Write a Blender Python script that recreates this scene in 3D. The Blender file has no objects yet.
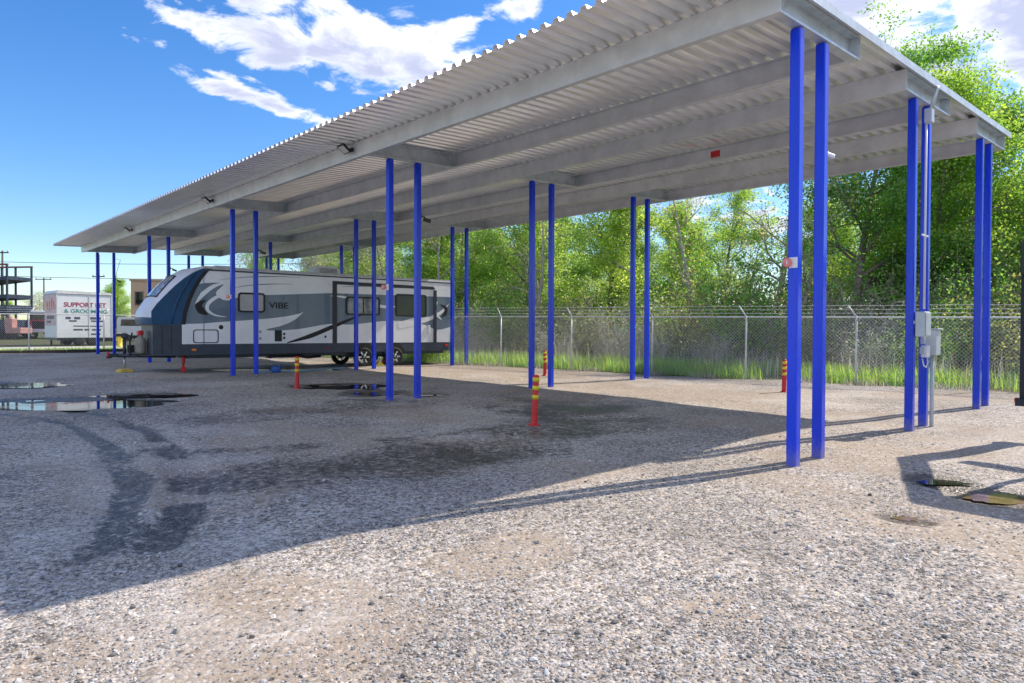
import bpy, math, random
import numpy as np
from mathutils import Vector, Matrix

R = math.radians
SC = bpy.context.scene
COL = SC.collection

# ------------------------------------------------------------------ camera
YAW, PITCH, ROLL = R(46.732), R(-0.881), R(0.198)
CAMZ = 1.65
fw = Vector((math.cos(YAW) * math.cos(PITCH), math.sin(YAW) * math.cos(PITCH), math.sin(PITCH)))
rt = Vector((math.sin(YAW), -math.cos(YAW), 0))
up = rt.cross(fw)
r2 = rt * math.cos(ROLL) + up * math.sin(ROLL)
u2 = -rt * math.sin(ROLL) + up * math.cos(ROLL)
cd = bpy.data.cameras.new("camera")
cam = bpy.data.objects.new("camera", cd)
COL.objects.link(cam)
cam.matrix_world = Matrix(((r2.x, u2.x, -fw.x, 0), (r2.y, u2.y, -fw.y, 0), (r2.z, u2.z, -fw.z, CAMZ), (0, 0, 0, 1)))
cd.sensor_width = 36.0
cd.lens = 36.0 * 674.35 / 1024
cd.clip_end = 3000
SC.camera = cam
SC.cycles.diffuse_bounces = 5
SC.cycles.transmission_bounces = 6

# ------------------------------------------------------------------ light
SUN_EL = R(43)
SUN_AZ = Vector((0.973, -0.23))
SC.view_settings.view_transform = 'Standard'
SC.view_settings.look = 'None'
SC.view_settings.gamma = 1
SC.view_settings.exposure = 0.98

sd = bpy.data.lights.new("sun", 'SUN')
sd.energy = 3.0
sd.angle = R(0.55)
sd.color = (1.0, 0.885, 0.74)
sun = bpy.data.objects.new("sun", sd)
COL.objects.link(sun)
sdir = Vector((-SUN_AZ.x * math.cos(SUN_EL), -SUN_AZ.y * math.cos(SUN_EL), -math.sin(SUN_EL)))
sun.rotation_euler = sdir.to_track_quat('-Z', 'Y').to_euler()
sun.location = (30, -8, 30)


class NT:
    """small helper round a node tree"""
    def __init__(s, tree):
        s.t = tree
        s.n = tree.nodes
        s.l = tree.links

    def node(s, typ, ins=None, **kw):
        n = s.n.new(typ)
        for k, v in kw.items():
            setattr(n, k, v)
        if ins:
            for k, v in ins.items():
                sock = n.inputs[k]
                if hasattr(v, 'is_output'):
                    s.l.new(v, sock)
                else:
                    sock.default_value = v
        return n

    def math(s, op, a, b=None, c=None, clamp=False):
        ins = {0: a}
        if b is not None:
            ins[1] = b
        if c is not None:
            ins[2] = c
        n = s.node('ShaderNodeMath', ins, operation=op)
        n.use_clamp = clamp
        return n.outputs[0]

    def mix(s, f, a, b, blend='MIX'):
        n = s.node('ShaderNodeMix', data_type='RGBA', blend_type=blend)
        for i, v in ((0, f), (6, a), (7, b)):
            if hasattr(v, 'is_output'):
                s.l.new(v, n.inputs[i])
            else:
                n.inputs[i].default_value = v if i == 0 or len(v) == 4 else (*v, 1)
        return n.outputs[2]

    def smooth(s, v, a, b):
        n = s.node('ShaderNodeMapRange', {0: v, 1: a, 2: b, 3: 0.0, 4: 1.0}, interpolation_type='SMOOTHSTEP')
        return n.outputs[0]

    def noise(s, vec, scale, detail=4.0, rough=0.55, dist=0.0):
        n = s.node('ShaderNodeTexNoise', {'Scale': scale, 'Detail': detail, 'Roughness': rough, 'Distortion': dist})
        if vec is not None:
            s.l.new(vec, n.inputs['Vector'])
        return n.outputs['Fac']


# ------------------------------------------------------------------ sky
W = bpy.data.worlds.new("World")
SC.world = W
W.use_nodes = True
W.node_tree.nodes.clear()
w = NT(W.node_tree)
sky = w.node('ShaderNodeTexSky', sky_type='NISHITA', sun_disc=False)
sky.sun_elevation = SUN_EL
sky.sun_rotation = math.atan2(SUN_AZ.x, SUN_AZ.y)
sky.altitude = 0
sky.air_density = 1.0
sky.dust_density = 0.3
sky.ozone_density = 3.0
tint = w.node('ShaderNodeHueSaturation', {'Hue': 0.508, 'Saturation': 1.32, 'Value': 0.95, 'Color': sky.outputs[0]}).outputs[0]
geo = w.node('ShaderNodeTexCoord').outputs['Generated']
sep = w.node('ShaderNodeSeparateXYZ', {0: geo})
den = w.math('ADD', w.math('MAXIMUM', sep.outputs[2], 0.0), 0.12)
px_ = w.math('DIVIDE', sep.outputs[0], den)
py_ = w.math('DIVIDE', sep.outputs[1], den)
pl = w.node('ShaderNodeCombineXYZ', {0: px_, 1: py_, 2: 0.0}).outputs[0]
# cloud banks, laid out over the sky plane (centre x, y, half length, half width, heading, weight)
BANKS = [(0.88, 1.64, 0.38, 0.20, -24, 1.3), (1.07, 1.58, 0.17, 0.22, 30, 1.3), (0.88, 2.08, 0.27, 0.075, 16, 0.95),
         (0.70, 1.99, 0.12, 0.04, -10, 0.8), (1.15, 1.19, 0.10, 0.07, 30, 0.9), (1.13, 2.10, 0.06, 0.05, 0, 0.8),
         (2.05, 0.25, 0.75, 0.55, -40, 1.25), (3.3, 1.6, 1.1, 0.4, -30, 0.8), (1.9, -0.8, 0.8, 0.5, 10, 1.0),
         (-1.6, 0.3, 1.6, 0.9, 20, 1.2), (-0.4, -1.5, 1.9, 0.9, -30, 1.3), (-4, -2.5, 3.5, 1.6, -35, 1.3), (2.2, -3.2, 1.8, 1.2, 20, 1.2), (-0.4, 0.1, 0.5, 0.4, 0, 1.0), (-4.5, 2.0, 2.2, 1.2, 20, 1.1), (3.4, 0.3, 0.9, 0.5, 0, 1.1)]  # unseen banks behind the camera are added for brighter, neutral fill light
cover = None
for cx, cy, hl, hw, ang, wt in BANKS:
    mp = w.node('ShaderNodeMapping', {'Vector': pl, 'Location': (cx, cy, 0), 'Rotation': (0, 0, R(ang)), 'Scale': (hl, hw, 1)}, vector_type='TEXTURE')
    ln = w.node('ShaderNodeVectorMath', {0: mp.outputs[0]}, operation='LENGTH').outputs['Value']
    v = w.math('MULTIPLY', w.math('SUBTRACT', 1.0, w.math('MULTIPLY', ln, 0.62)), wt)
    cover = v if cover is None else w.math('MAXIMUM', cover, v)
n1 = w.noise(pl, 5.2, 9.0, 0.60, 0.35)
n2 = w.noise(pl, 2.6, 4.0, 0.5, 0.3)
dens = w.math('ADD', w.math('MULTIPLY', w.math('SUBTRACT', n1, 0.5), 3.0), w.math('SUBTRACT', cover, 0.36))
mask = w.smooth(dens, 0.02, 0.42)
body = w.smooth(w.math('ADD', dens, w.math('MULTIPLY', w.math('SUBTRACT', n2, 0.5), 2.2)), 0.10, 0.95)
cloudcol = w.mix(body, (5.7, 5.8, 6.1), (3.0, 3.2, 4.3))
fade = w.smooth(sep.outputs[2], 0.0, 0.12)
skycol = w.mix(w.math('MULTIPLY', w.math('MULTIPLY', mask, fade), 0.95), tint, cloudcol)
bg = w.node('ShaderNodeBackground', {'Color': skycol, 'Strength': 0.11})
wo = w.node('ShaderNodeOutputWorld', {'Surface': bg.outputs[0]})


# ------------------------------------------------------------------ helpers
def tag(o, label=None, cat=None, group=None, kind=None):
    if label: o['label'] = label
    if cat: o['category'] = cat
    if group: o['group'] = group
    if kind: o['kind'] = kind
    return o


def empty(name, loc, rz=0.0, label=None, cat=None, group=None):
    o = bpy.data.objects.new(name, None)
    COL.objects.link(o)
    o.empty_display_size = 0.3
    o.location = loc
    o.rotation_euler = (0, 0, rz)
    return tag(o, label, cat, group)


def copy_tree(o, parent=None):
    c = o.copy()
    COL.objects.link(c)
    c.parent = parent
    for ch in list(o.children):
        copy_tree(ch, c)
    return c


class MB:
    """collects primitives, then links them as one mesh object"""
    def __init__(s):
        s.v, s.f, s.m, s.s = [], [], [], []

    def add(s, vs, fs, mi=0, smooth=False):
        b = len(s.v)
        s.v += [tuple(p) for p in vs]
        for f in fs:
            s.f.append([b + i for i in f]); s.m.append(mi); s.s.append(smooth)
        return s

    def box(s, c, size, rz=0.0, mi=0, M=None, bev=0.0):
        x, y, z = size[0] / 2, size[1] / 2, size[2] / 2
        if bev > 0:
            bev = min(bev, x * .9, y * .9, z * .9)
            pts = []
            for sx in (-1, 1):
                for sy in (-1, 1):
                    for sz in (-1, 1):
                        pts.append((sx * (x - bev), sy * (y - bev), sz * z))
                        pts.append((sx * (x - bev), sy * y, sz * (z - bev)))
                        pts.append((sx * x, sy * (y - bev), sz * (z - bev)))
            idx = lambda sx, sy, sz, k: ((sx > 0) * 4 + (sy > 0) * 2 + (sz > 0)) * 3 + k
            fs = []
            for sz in (-1, 1):
                q = [idx(-1, -1, sz, 0), idx(1, -1, sz, 0), idx(1, 1, sz, 0), idx(-1, 1, sz, 0)]
                fs.append(q if sz > 0 else q[::-1])
            for sy in (-1, 1):
                q = [idx(-1, sy, -1, 1), idx(1, sy, -1, 1), idx(1, sy, 1, 1), idx(-1, sy, 1, 1)]
                fs.append(q if sy < 0 else q[::-1])
            for sx in (-1, 1):
                q = [idx(sx, -1, -1, 2), idx(sx, 1, -1, 2), idx(sx, 1, 1, 2), idx(sx, -1, 1, 2)]
                fs.append(q if sx > 0 else q[::-1])
            for a in (-1, 1):
                for b in (-1, 1):
                    fs.append([idx(-1, a, b, 0), idx(1, a, b, 0), idx(1, a, b, 1), idx(-1, a, b, 1)])
                    fs.append([idx(a, -1, b, 0), idx(a, 1, b, 0), idx(a, 1, b, 2), idx(a, -1, b, 2)])
                    fs.append([idx(a, b, -1, 1), idx(a, b, 1, 1), idx(a, b, 1, 2), idx(a, b, -1, 2)])
                    for d in (-1, 1):
                        fs.append([idx(a, b, d, 0), idx(a, b, d, 1), idx(a, b, d, 2)])
        else:
            pts = [(sx * x, sy * y, sz * z) for sx in (-1, 1) for sy in (-1, 1) for sz in (-1, 1)]
            fs = [(0, 1, 3, 2), (4, 6, 7, 5), (0, 4, 5, 1), (2, 3, 7, 6), (0, 2, 6, 4), (1, 5, 7, 3)]
        ca, sa = math.cos(rz), math.sin(rz)
        out = []
        for p in pts:
            if M is not None:
                q = M @ Vector(p)
                out.append((q.x + c[0], q.y + c[1], q.z + c[2]))
            else:
                out.append((p[0] * ca - p[1] * sa + c[0], p[0] * sa + p[1] * ca + c[1], p[2] + c[2]))
        return s.add(out, fs, mi)

    def tube(s, path, rad, seg=8, mi=0, cap=True, smooth=True):
        path = [Vector(p) for p in path]
        n = len(path)
        rads = rad if isinstance(rad, (list, tuple)) else [rad] * n
        t0 = (path[1] - path[0]).normalized()
        ref = Vector((0, 0, 1)) if abs(t0.z) < 0.9 else Vector((1, 0, 0))
        x = t0.cross(ref).normalized()
        b = len(s.v)
        for i, p in enumerate(path):
            t = (path[min(i + 1, n - 1)] - path[max(i - 1, 0)]).normalized()
            x = (x - t * x.dot(t))
            if x.length < 1e-6:
                x = t.orthogonal()
            x.normalize()
            y = t.cross(x)
            for k in range(seg):
                a = 2 * math.pi * k / seg
                s.v.append(tuple(p + (x * math.cos(a) + y * math.sin(a)) * rads[i]))
        for i in range(n - 1):
            for k in range(seg):
                k2 = (k + 1) % seg
                s.f.append([b + i * seg + k, b + i * seg + k2, b + (i + 1) * seg + k2, b + (i + 1) * seg + k])
                s.m.append(mi); s.s.append(smooth)
        if cap:
            s.f.append([b + k for k in range(seg)][::-1]); s.m.append(mi); s.s.append(False)
            s.f.append([b + (n - 1) * seg + k for k in range(seg)]); s.m.append(mi); s.s.append(False)
        return s

    def lathe(s, prof, c, axis='z', seg=24, mi=0, smooth=True):
        b = len(s.v)
        n = len(prof)
        for r_, h in prof:
            for k in range(seg):
                a = 2 * math.pi * k / seg
                u, v = r_ * math.cos(a), r_ * math.sin(a)
                p = (u, v, h) if axis == 'z' else ((u, h, v) if axis == 'y' else (h, u, v))
                s.v.append((p[0] + c[0], p[1] + c[1], p[2] + c[2]))
        for i in range(n - 1):
            for k in range(seg):
                k2 = (k + 1) % seg
                s.f.append([b + i * seg + k, b + i * seg + k2, b + (i + 1) * seg + k2, b + (i + 1) * seg + k])
                s.m.append(mi); s.s.append(smooth)
        return s

    def prism(s, poly, d0, d1, plane='xz', mi=0, smooth=False):
        """polygon in a plane, extruded along the third axis from d0 to d1"""
        n = len(poly)
        def P(p, d):
            return (p[0], d, p[1]) if plane == 'xz' else ((p[0], p[1], d) if plane == 'xy' else (d, p[0], p[1]))
        vs = [P(p, d0) for p in poly] + [P(p, d1) for p in poly]
        s.add(vs, [list(range(n)), list(range(2 * n - 1, n - 1, -1))], mi)
        b = len(s.v) - 2 * n
        for i in range(n):
            j = (i + 1) % n
            s.f.append([b + i, b + n + i, b + n + j, b + j]); s.m.append(mi); s.s.append(smooth)
        return s

    def build(s, name, mats, parent=None, fix=True):
        me = bpy.data.meshes.new(name)
        me.from_pydata(s.v, [], s.f)
        for m in (mats if isinstance(mats, (list, tuple)) else [mats]):
            me.materials.append(m)
        me.polygons.foreach_set('material_index', s.m)
        me.polygons.foreach_set('use_smooth', s.s)
        me.update()
        if fix:
            import bmesh
            bm = bmesh.new(); bm.from_mesh(me)
            bmesh.ops.recalc_face_normals(bm, faces=bm.faces)
            bm.to_mesh(me); bm.free()
        o = bpy.data.objects.new(name, me)
        COL.objects.link(o)
        o.parent = parent
        return o


def np_mesh(name, verts, faces, mats, parent=None, tint=None, smooth=False, attr='tint'):
    """verts (N,3), faces (M,k) arrays, optional per-vertex colour attribute"""
    me = bpy.data.meshes.new(name)
    n, m, k = len(verts), len(faces), faces.shape[1]
    me.vertices.add(n); me.vertices.foreach_set('co', np.asarray(verts, np.float32).ravel())
    me.loops.add(m * k); me.loops.foreach_set('vertex_index', faces.astype(np.int32).ravel())
    me.polygons.add(m)
    me.polygons.foreach_set('loop_start', np.arange(0, m * k, k, dtype=np.int32))
    me.polygons.foreach_set('loop_total', np.full(m, k, np.int32))
    me.polygons.foreach_set('use_smooth', np.full(m, smooth))
    for mt in (mats if isinstance(mats, (list, tuple)) else [mats]):
        me.materials.append(mt)
    if tint is not None:
        a = me.attributes.new(attr, 'FLOAT_COLOR', 'POINT')
        t = np.ones((n, 4), np.float32); t[:, :tint.shape[1]] = tint
        a.data.foreach_set('color', t.ravel())
    me.update(calc_edges=True)
    o = bpy.data.objects.new(name, me)
    COL.objects.link(o)
    o.parent = parent
    return o


def mat(name, base, rough=0.5, metal=0.0, var=0.12, scale=6.0, bump=0.0, bscale=60.0, spec=0.5, streak=False, coat=0.0, rvar=0.5):
    m = bpy.data.materials.new(name)
    m.use_nodes = True
    t = NT(m.node_tree)
    p = t.n['Principled BSDF']
    co = t.node('ShaderNodeTexCoord').outputs['Object']
    if streak:
        co = t.node('ShaderNodeMapping', {'Vector': co, 'Scale': (1, 1, 0.12)}).outputs[0]
    nf = t.noise(co, scale, 5.0, 0.6)
    f = t.smooth(nf, 0.3, 0.7)
    c0 = tuple(min(1, x * (1 - var)) for x in base)
    c1 = tuple(min(1, x * (1 + var)) for x in base)
    t.l.new(t.mix(f, c0, c1), p.inputs['Base Color'])
    p.inputs['Metallic'].default_value = metal
    p.inputs['Specular IOR Level'].default_value = spec
    p.inputs['Coat Weight'].default_value = coat
    t.l.new(t.math('MULTIPLY_ADD', t.noise(co, scale * 2.3, 4.0), rough * rvar, rough * (1 - rvar / 2)), p.inputs['Roughness'])
    if bump:
        bn = t.node('ShaderNodeBump', {'Strength': bump, 'Distance': 0.01, 'Height': t.noise(co, bscale, 4.0)})
        t.l.new(bn.outputs[0], p.inputs['Normal'])
    return m


def emit_free_glass(name, base, rough=0.05):
    m = mat(name, base, rough, 0.0, 0.2, 3.0, spec=0.9)
    return m


def leaf_mat(name, base, trans, sat_var=0.5):
    m = bpy.data.materials.new(name)
    m.use_nodes = True
    t = NT(m.node_tree)
    t.n.clear()
    at = t.node('ShaderNodeAttribute', attribute_name='tint').outputs['Color']
    col = t.mix(1.0, (*base, 1), at, 'MULTIPLY')
    colt = t.mix(1.0, (*trans, 1), at, 'MULTIPLY')
    d = t.node('ShaderNodeBsdfDiffuse', {'Color': col})
    tr = t.node('ShaderNodeBsdfTranslucent', {'Color': colt})
    g = t.node('ShaderNodeBsdfGlossy', {'Color': (0.9, 0.95, 1, 1), 'Roughness': 0.45})
    a = t.node('ShaderNodeMixShader', {0: 0.58, 1: d.outputs[0], 2: tr.outputs[0]})
    b = t.node('ShaderNodeMixShader', {0: 0.06, 1: a.outputs[0], 2: g.outputs[0]})
    t.node('ShaderNodeOutputMaterial', {0: b.outputs[0]})
    return m


def text_obj(name, body, size, material, parent, loc, rot, extrude=0.002, sx=1.0, bold=0.0):
    cu = bpy.data.curves.new(name, 'FONT')
    cu.body = body
    cu.size = size
    cu.extrude = extrude
    cu.offset = bold
    cu.align_x = 'CENTER'; cu.align_y = 'CENTER'
    tmp = bpy.data.objects.new(name, cu)
    COL.objects.link(tmp)
    dg = bpy.context.evaluated_depsgraph_get()
    me = bpy.data.meshes.new_from_object(tmp.evaluated_get(dg))
    bpy.data.objects.remove(tmp)
    me.name = name
    me.materials.clear(); me.materials.append(material)
    o = bpy.data.objects.new(name, me)
    COL.objects.link(o)
    o.parent = parent
    o.location = loc; o.rotation_euler = rot; o.scale = (sx, 1, 1)
    return o


A0, DA, L0, DL, SUB, ZT = 8.59, 4.414, 3.663, 8.999, 0.741, 5.381
SL, ZL, GA, GL = 0.0447, 0.0068, 0.004255, 0.011627


def gz(a, l):
    return GA * (min(max(a, -15), 45) - A0) + GL * (min(max(l, -15), 75) - L0)


def gz_np(a, l):
    return GA * (np.clip(a, -15, 45) - A0) + GL * (np.clip(l, -15, 75) - L0)


def zb(a, l):
    return ZT + SL * (a - A0) + ZL * (l - L0)


# ------------------------------------------------------------------ ground
def vnoise(x, y, seed, scale):
    """cheap smooth value noise"""
    rs = np.random.RandomState(seed)
    tab = rs.rand(64, 64)
    x = x / scale; y = y / scale
    xi = np.floor(x).astype(int); yi = np.floor(y).astype(int)
    fx = x - xi; fy = y - yi
    fx = fx * fx * (3 - 2 * fx); fy = fy * fy * (3 - 2 * fy)
    g = lambda i, j: tab[i % 64, j % 64]
    return (g(xi, yi) * (1 - fx) * (1 - fy) + g(xi + 1, yi) * fx * (1 - fy) + g(xi, yi + 1) * (1 - fx) * fy + g(xi + 1, yi + 1) * fx * fy)


def poly_dist(x, y, pts):
    d = np.full(x.shape, 1e9)
    for (x0, y0), (x1, y1) in zip(pts[:-1], pts[1:]):
        dx, dy = x1 - x0, y1 - y0
        t = np.clip(((x - x0) * dx + (y - y0) * dy) / (dx * dx + dy * dy), 0, 1)
        d = np.minimum(d, np.hypot(x - x0 - t * dx, y - y0 - t * dy))
    return d


def ss(v, a, b):
    t = np.clip((v - a) / (b - a), 0, 1)
    return t * t * (3 - 2 * t)


FENCE = [(21.9, 4.0), (13.0, 41.2)]     # back fence line
def back_fence_a(l):
    (a0, l0), (a1, l1) = FENCE
    return a0 + (a1 - a0) * (l - l0) / (l1 - l0)


PUDDLES = [(2.75, 16.9, 1.75, 0.5, -39), (4.54, 17.32, 0.8, 0.2, -38.8), (2.3, 22.2, 1.1, 0.4, -38), (9.3, 16.7, 1.0, 0.42, -38),
           (9.0, 14.5, 0.6, 0.40, -39), (6.79, 1.99, 0.11, 0.07, -41), (8.73, 2.19, 0.25, 0.13, -41), (8.45, 1.6, 0.36, 0.2, -41),
           (10.67, 23.4, 1.5, 0.22, -36), (9.6, 13.2, 0.4, 0.16, -30)]

xs = np.concatenate([[-900, -400, -180, -90, -50, -30, -18, -10, -6], np.arange(-3, -.5, 0.15), np.arange(-.5, 11, 0.085), np.arange(11, 24.01, 0.16), [25, 26, 28, 30, 33, 38, 45, 55, 70, 100, 180, 400, 900]])
ys = np.concatenate([[-900, -400, -180, -90, -50, -30, -18, -10, -6, -4], np.arange(-2.5, 2.5, 0.13), np.arange(2.5, 20, 0.085), np.arange(20, 45.01, 0.16), [46, 48, 51, 55, 60, 66, 75, 90, 120, 180, 400, 900]])
gx, gy = np.meshgrid(xs, ys, indexing='ij')
X, Y = gx.ravel(), gy.ravel()
near = (X > -4) & (X < 24) & (Y > -3.5) & (Y < 45)
wob = vnoise(X, Y, 3, 0.9) * 0.5 + vnoise(X, Y, 4, 0.37) * 0.3 + vnoise(X, Y, 5, 2.7) * 0.8
T1 = [(1.2, 19.5), (1.83, 17.36), (2.62, 15.85), (3.08, 13.95), (3.12, 11.65), (2.83, 9.32), (2.47, 7.7), (1.99, 6.46), (1.57, 5.72)]
T2 = [(0.8, 17.5), (1.65, 15.67), (2.33, 13.4), (2.3, 10.47), (2.0, 8.12), (1.36, 6.07), (1.0, 5.5)]
T3 = [(0.2, 9.0), (1.05, 9.2), (1.6, 9.34), (2.16, 10.07), (2.79, 9.6), (3.63, 8.99), (4.73, 8.54), (7.0, 8.2)]
d1 = poly_dist(X, Y, T1) + (wob - 0.8) * 0.20
d2 = poly_dist(X, Y, T2) + (wob - 0.8) * 0.25
d3 = poly_dist(X, Y, T3) + (wob - 0.8) * 0.5
patch = vnoise(X, Y, 11, 0.55)
wet = 0.95 * (1 - ss(d1, 0.08, 0.22)) * ss(patch + vnoise(X, Y, 12, 1.3) * .6, 0.38, 0.75)
wet = np.maximum(wet, 0.85 * (1 - ss(d2, 0.10, 0.19)) * ss(patch + vnoise(X, Y, 14, 1.1) * .6, 0.40, 0.7))
wet = np.maximum(wet, 0.75 * (1 - ss(d3, 0.05, 0.5)) * ss(patch, 0.2, 0.9))
for (cx, cy, rx, ry, st) in ((2.6, 6.2, 1.3, .9, .4), (5.2, 7.2, 2.6, 1.3, .8), (8.3, 7.8, 2.8, 1.4, .9), (3.0, 14.5, 2.2, 1.6, .65), (6.0, 12.0, 3.5, 1.6, .75), (10.5, 9.5, 2.6, 2.4, .95), (1.2, 9.3, 1.2, .5, .5), (10, 21, 6, 2.4, .35), (4, 19.5, 3.2, 2.4, .35)):
    e = np.hypot((X - cx) / rx, (Y - cy) / ry) + (wob - 0.8) * 0.9
    st = st * (.55 + .7 * vnoise(X, Y, 17, .8))
    wet = np.maximum(wet, st * (1 - ss(e, 0.4, 1.15)))
pud = np.zeros_like(X)
for (cx, cy, w1, w2, ang) in PUDDLES:
    ca, sa = math.cos(R(ang)), math.sin(R(ang))
    u_ = ((X - cx) * ca + (Y - cy) * sa) / (w1 + .12); v_ = (-(X - cx) * sa + (Y - cy) * ca) / (w2 * 1.6 + .15)
    e = np.hypot(u_, v_) + (wob - 0.8) * 0.5
    pud = np.maximum(pud, 1 - ss(e, 0.85, 1.5))
wet = np.maximum(wet, 0.95 * pud)
sand = ss(vnoise(X, Y, 21, 1.9) * .6 + vnoise(X, Y, 22, 0.8) * .4, 0.46, 0.70) * 0.85
for (cx, cy, rx, ry, st) in ((3.56, 3.69, .7, .4, 1), (3.78, 2.13, .35, .25, .9), (0.8, 4.0, .7, .35, .9), (14.5, 12, 2.2, 9, .7), (16.5, 20, 2.5, 9, .9), (1.6, 3.6, .5, .3, .7)):
    e = np.hypot((X - cx) / rx, (Y - cy) / ry) + (wob - 0.8) * 0.9
    sand = np.maximum(sand, st * (1 - ss(e, 0.4, 1.2)))
fresh = ss(vnoise(X, Y, 31, 2.3) * .55 + vnoise(X, Y, 32, 0.6) * .45, 0.5, 0.75) * 0.7
for (cx, cy, rx, ry, st) in ((1.2, 6.46, .7, .9, .8), (2.1, 5.3, .5, .4, .8), (8.4, 9.5, .7, 2.8, .9), (6.5, 19, 2.5, .8, .8), (8.3, 7.4, .9, .6, .9), (1.6, 7.6, .35, 1.2, .7)):
    e = np.hypot((X - cx) / rx, (Y - cy) / ry) + (wob - 0.8) * 0.8
    fresh = np.maximum(fresh, st * (1 - ss(e, 0.3, 1.15)))
outside = np.maximum(ss(X - (FENCE[0][0] + (FENCE[1][0] - FENCE[0][0]) * (Y - 4) / 37.2) + (wob - .8) * .4, 0.0, 0.35), ss(Y - 41.7 + (wob - .8) * .4, 0.0, 0.5))
Z = gz_np(X, Y)
Z = Z + near * ((vnoise(X, Y, 41, 1.6) - .5) * 0.05 + (vnoise(X, Y, 42, 0.5) - .5) * 0.018 + pud * (vnoise(X, Y, 43, 0.28) - .5) * 0.035 - 0.045 * np.maximum(1 - ss(d1, .05, .3), 0.7 * (1 - ss(d2, .05, .25))) * (1 - outside) - 0.035 * pud)
nx, ny = len(xs), len(ys)
I = np.arange(nx * ny).reshape(nx, ny)
F = np.stack([I[:-1, :-1].ravel(), I[1:, :-1].ravel(), I[1:, 1:].ravel(), I[:-1, 1:].ravel()], 1)


def ground_height(a, l):
    """bilinear lookup in the ground grid"""
    i = np.clip(np.searchsorted(xs, a) - 1, 0, nx - 2); j = np.clip(np.searchsorted(ys, l) - 1, 0, ny - 2)
    tx = (a - xs[i]) / (xs[i + 1] - xs[i]); ty = (l - ys[j]) / (ys[j + 1] - ys[j])
    ZZ = Z.reshape(nx, ny)
    return ZZ[i, j] * (1 - tx) * (1 - ty) + ZZ[i + 1, j] * tx * (1 - ty) + ZZ[i, j + 1] * (1 - tx) * ty + ZZ[i + 1, j + 1] * tx * ty


gm = bpy.data.materials.new("gravel_ground")
gm.use_nodes = True
t = NT(gm.node_tree)
P = t.n['Principled BSDF']
co = t.node('ShaderNodeTexCoord').outputs['Object']
wear = t.node('ShaderNodeAttribute', attribute_name='wear')
ws = t.node('ShaderNodeSeparateColor', {0: wear.outputs['Color']})
outm = wear.outputs['Alpha']
warp = t.node('ShaderNodeVectorMath', {0: co, 1: t.node('ShaderNodeVectorMath', {0: t.node('ShaderNodeTexNoise', {'Vector': co, 'Scale': 9.0, 'Detail': 2.0}).outputs['Color'], 1: (.05, .05, .05)}, operation='MULTIPLY').outputs[0]}, operation='ADD').outputs[0]
v1 = t.node('ShaderNodeTexVoronoi', {'Vector': warp, 'Scale': 42.0, 'Randomness': 1.0})
v2 = t.node('ShaderNodeTexVoronoi', {'Vector': warp, 'Scale': 20.0, 'Randomness': 1.0})
v3 = t.node('ShaderNodeTexVoronoi', {'Vector': warp, 'Scale': 92.0, 'Randomness': 1.0})
c1 = t.node('ShaderNodeSeparateColor', {0: v1.outputs['Color']})
c2 = t.node('ShaderNodeSeparateColor', {0: v2.outputs['Color']})
c3 = t.node('ShaderNodeSeparateColor', {0: v3.outputs['Color']})
val = t.math('ADD', t.math('MULTIPLY', c1.outputs[0], 0.5), t.math('ADD', t.math('MULTIPLY', c2.outputs[0], 0.25), t.math('MULTIPLY', c3.outputs[0], 0.25)))
ramp = t.node('ShaderNodeValToRGB', {0: val})
e = ramp.color_ramp.elements
e[0].position = 0.16; e[0].color = (0.07, 0.065, 0.06, 1)
e[1].position = 0.88; e[1].color = (0.66, 0.635, 0.605, 1)
for ps, cl in ((0.36, (0.25, 0.236, 0.22, 1)), (0.52, (0.38, 0.36, 0.338, 1)), (0.68, (0.50, 0.477, 0.45, 1))):
    k = e.new(ps); k.color = cl
hue = t.mix(t.smooth(c1.outputs[1], 0.35, 0.9), (0.99, 0.985, 0.99), (1.10, 0.98, 0.84))
stone = t.mix(1.0, ramp.outputs[0], hue, 'MULTIPLY')
big = t.noise(co, 0.55, 6.0, 0.6)
stone = t.mix(1.0, stone, t.mix(t.smooth(big, 0.3, 0.7), (0.84, 0.83, 0.82), (1.12, 1.12, 1.12)), 'MULTIPLY')
fine = t.noise(co, 130.0, 3.0, 0.7)
sandc = t.mix(fine, (0.27, 0.215, 0.16), (0.44, 0.36, 0.28))
sandc = t.mix(t.smooth(c1.outputs[2], 0.52, 0.75), sandc, stone)
freshc = t.mix(0.30, stone, (0.74, 0.71, 0.68))
c = t.mix(t.math('MULTIPLY', t.smooth(t.math('ADD', ws.outputs[1], t.math('MULTIPLY', t.math('SUBTRACT', t.noise(co, 5.0, 7.0, .7), .5), 0.9)), .2, .85), 0.9), stone, sandc)
c = t.mix(t.math('MULTIPLY', ws.outputs[2], 0.75), c, freshc)
wetc = t.mix(1.0, c, (0.20, 0.19, 0.185), 'MULTIPLY')
wetf = t.math('ADD', ws.outputs[0], t.math('ADD', t.math('MULTIPLY', t.math('SUBTRACT', t.noise(co, 6.0, 8.0, .75), .5), 2.0), t.math('MULTIPLY', t.math('SUBTRACT', c2.outputs[1], .5), .5)))
wetf = t.math('MULTIPLY', t.smooth(wetf, 0.28, 1.05), t.smooth(ws.outputs[0], 0.04, 0.4))
c = t.mix(wetf, c, wetc)
litter = t.mix(t.noise(co, 3.0, 6.0, 0.7), (0.045, 0.05, 0.018), (0.16, 0.12, 0.065))
litter = t.mix(t.smooth(t.noise(co, 0.7, 4.0), 0.45, 0.6), litter, (0.06, 0.11, 0.02))
c = t.mix(outm, c, litter)
t.l.new(c, P.inputs['Base Color'])
t.l.new(t.math('MULTIPLY_ADD', wetf, -0.50, 0.88), P.inputs['Roughness'])
P.inputs['Specular IOR Level'].default_value = 0.4
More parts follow.
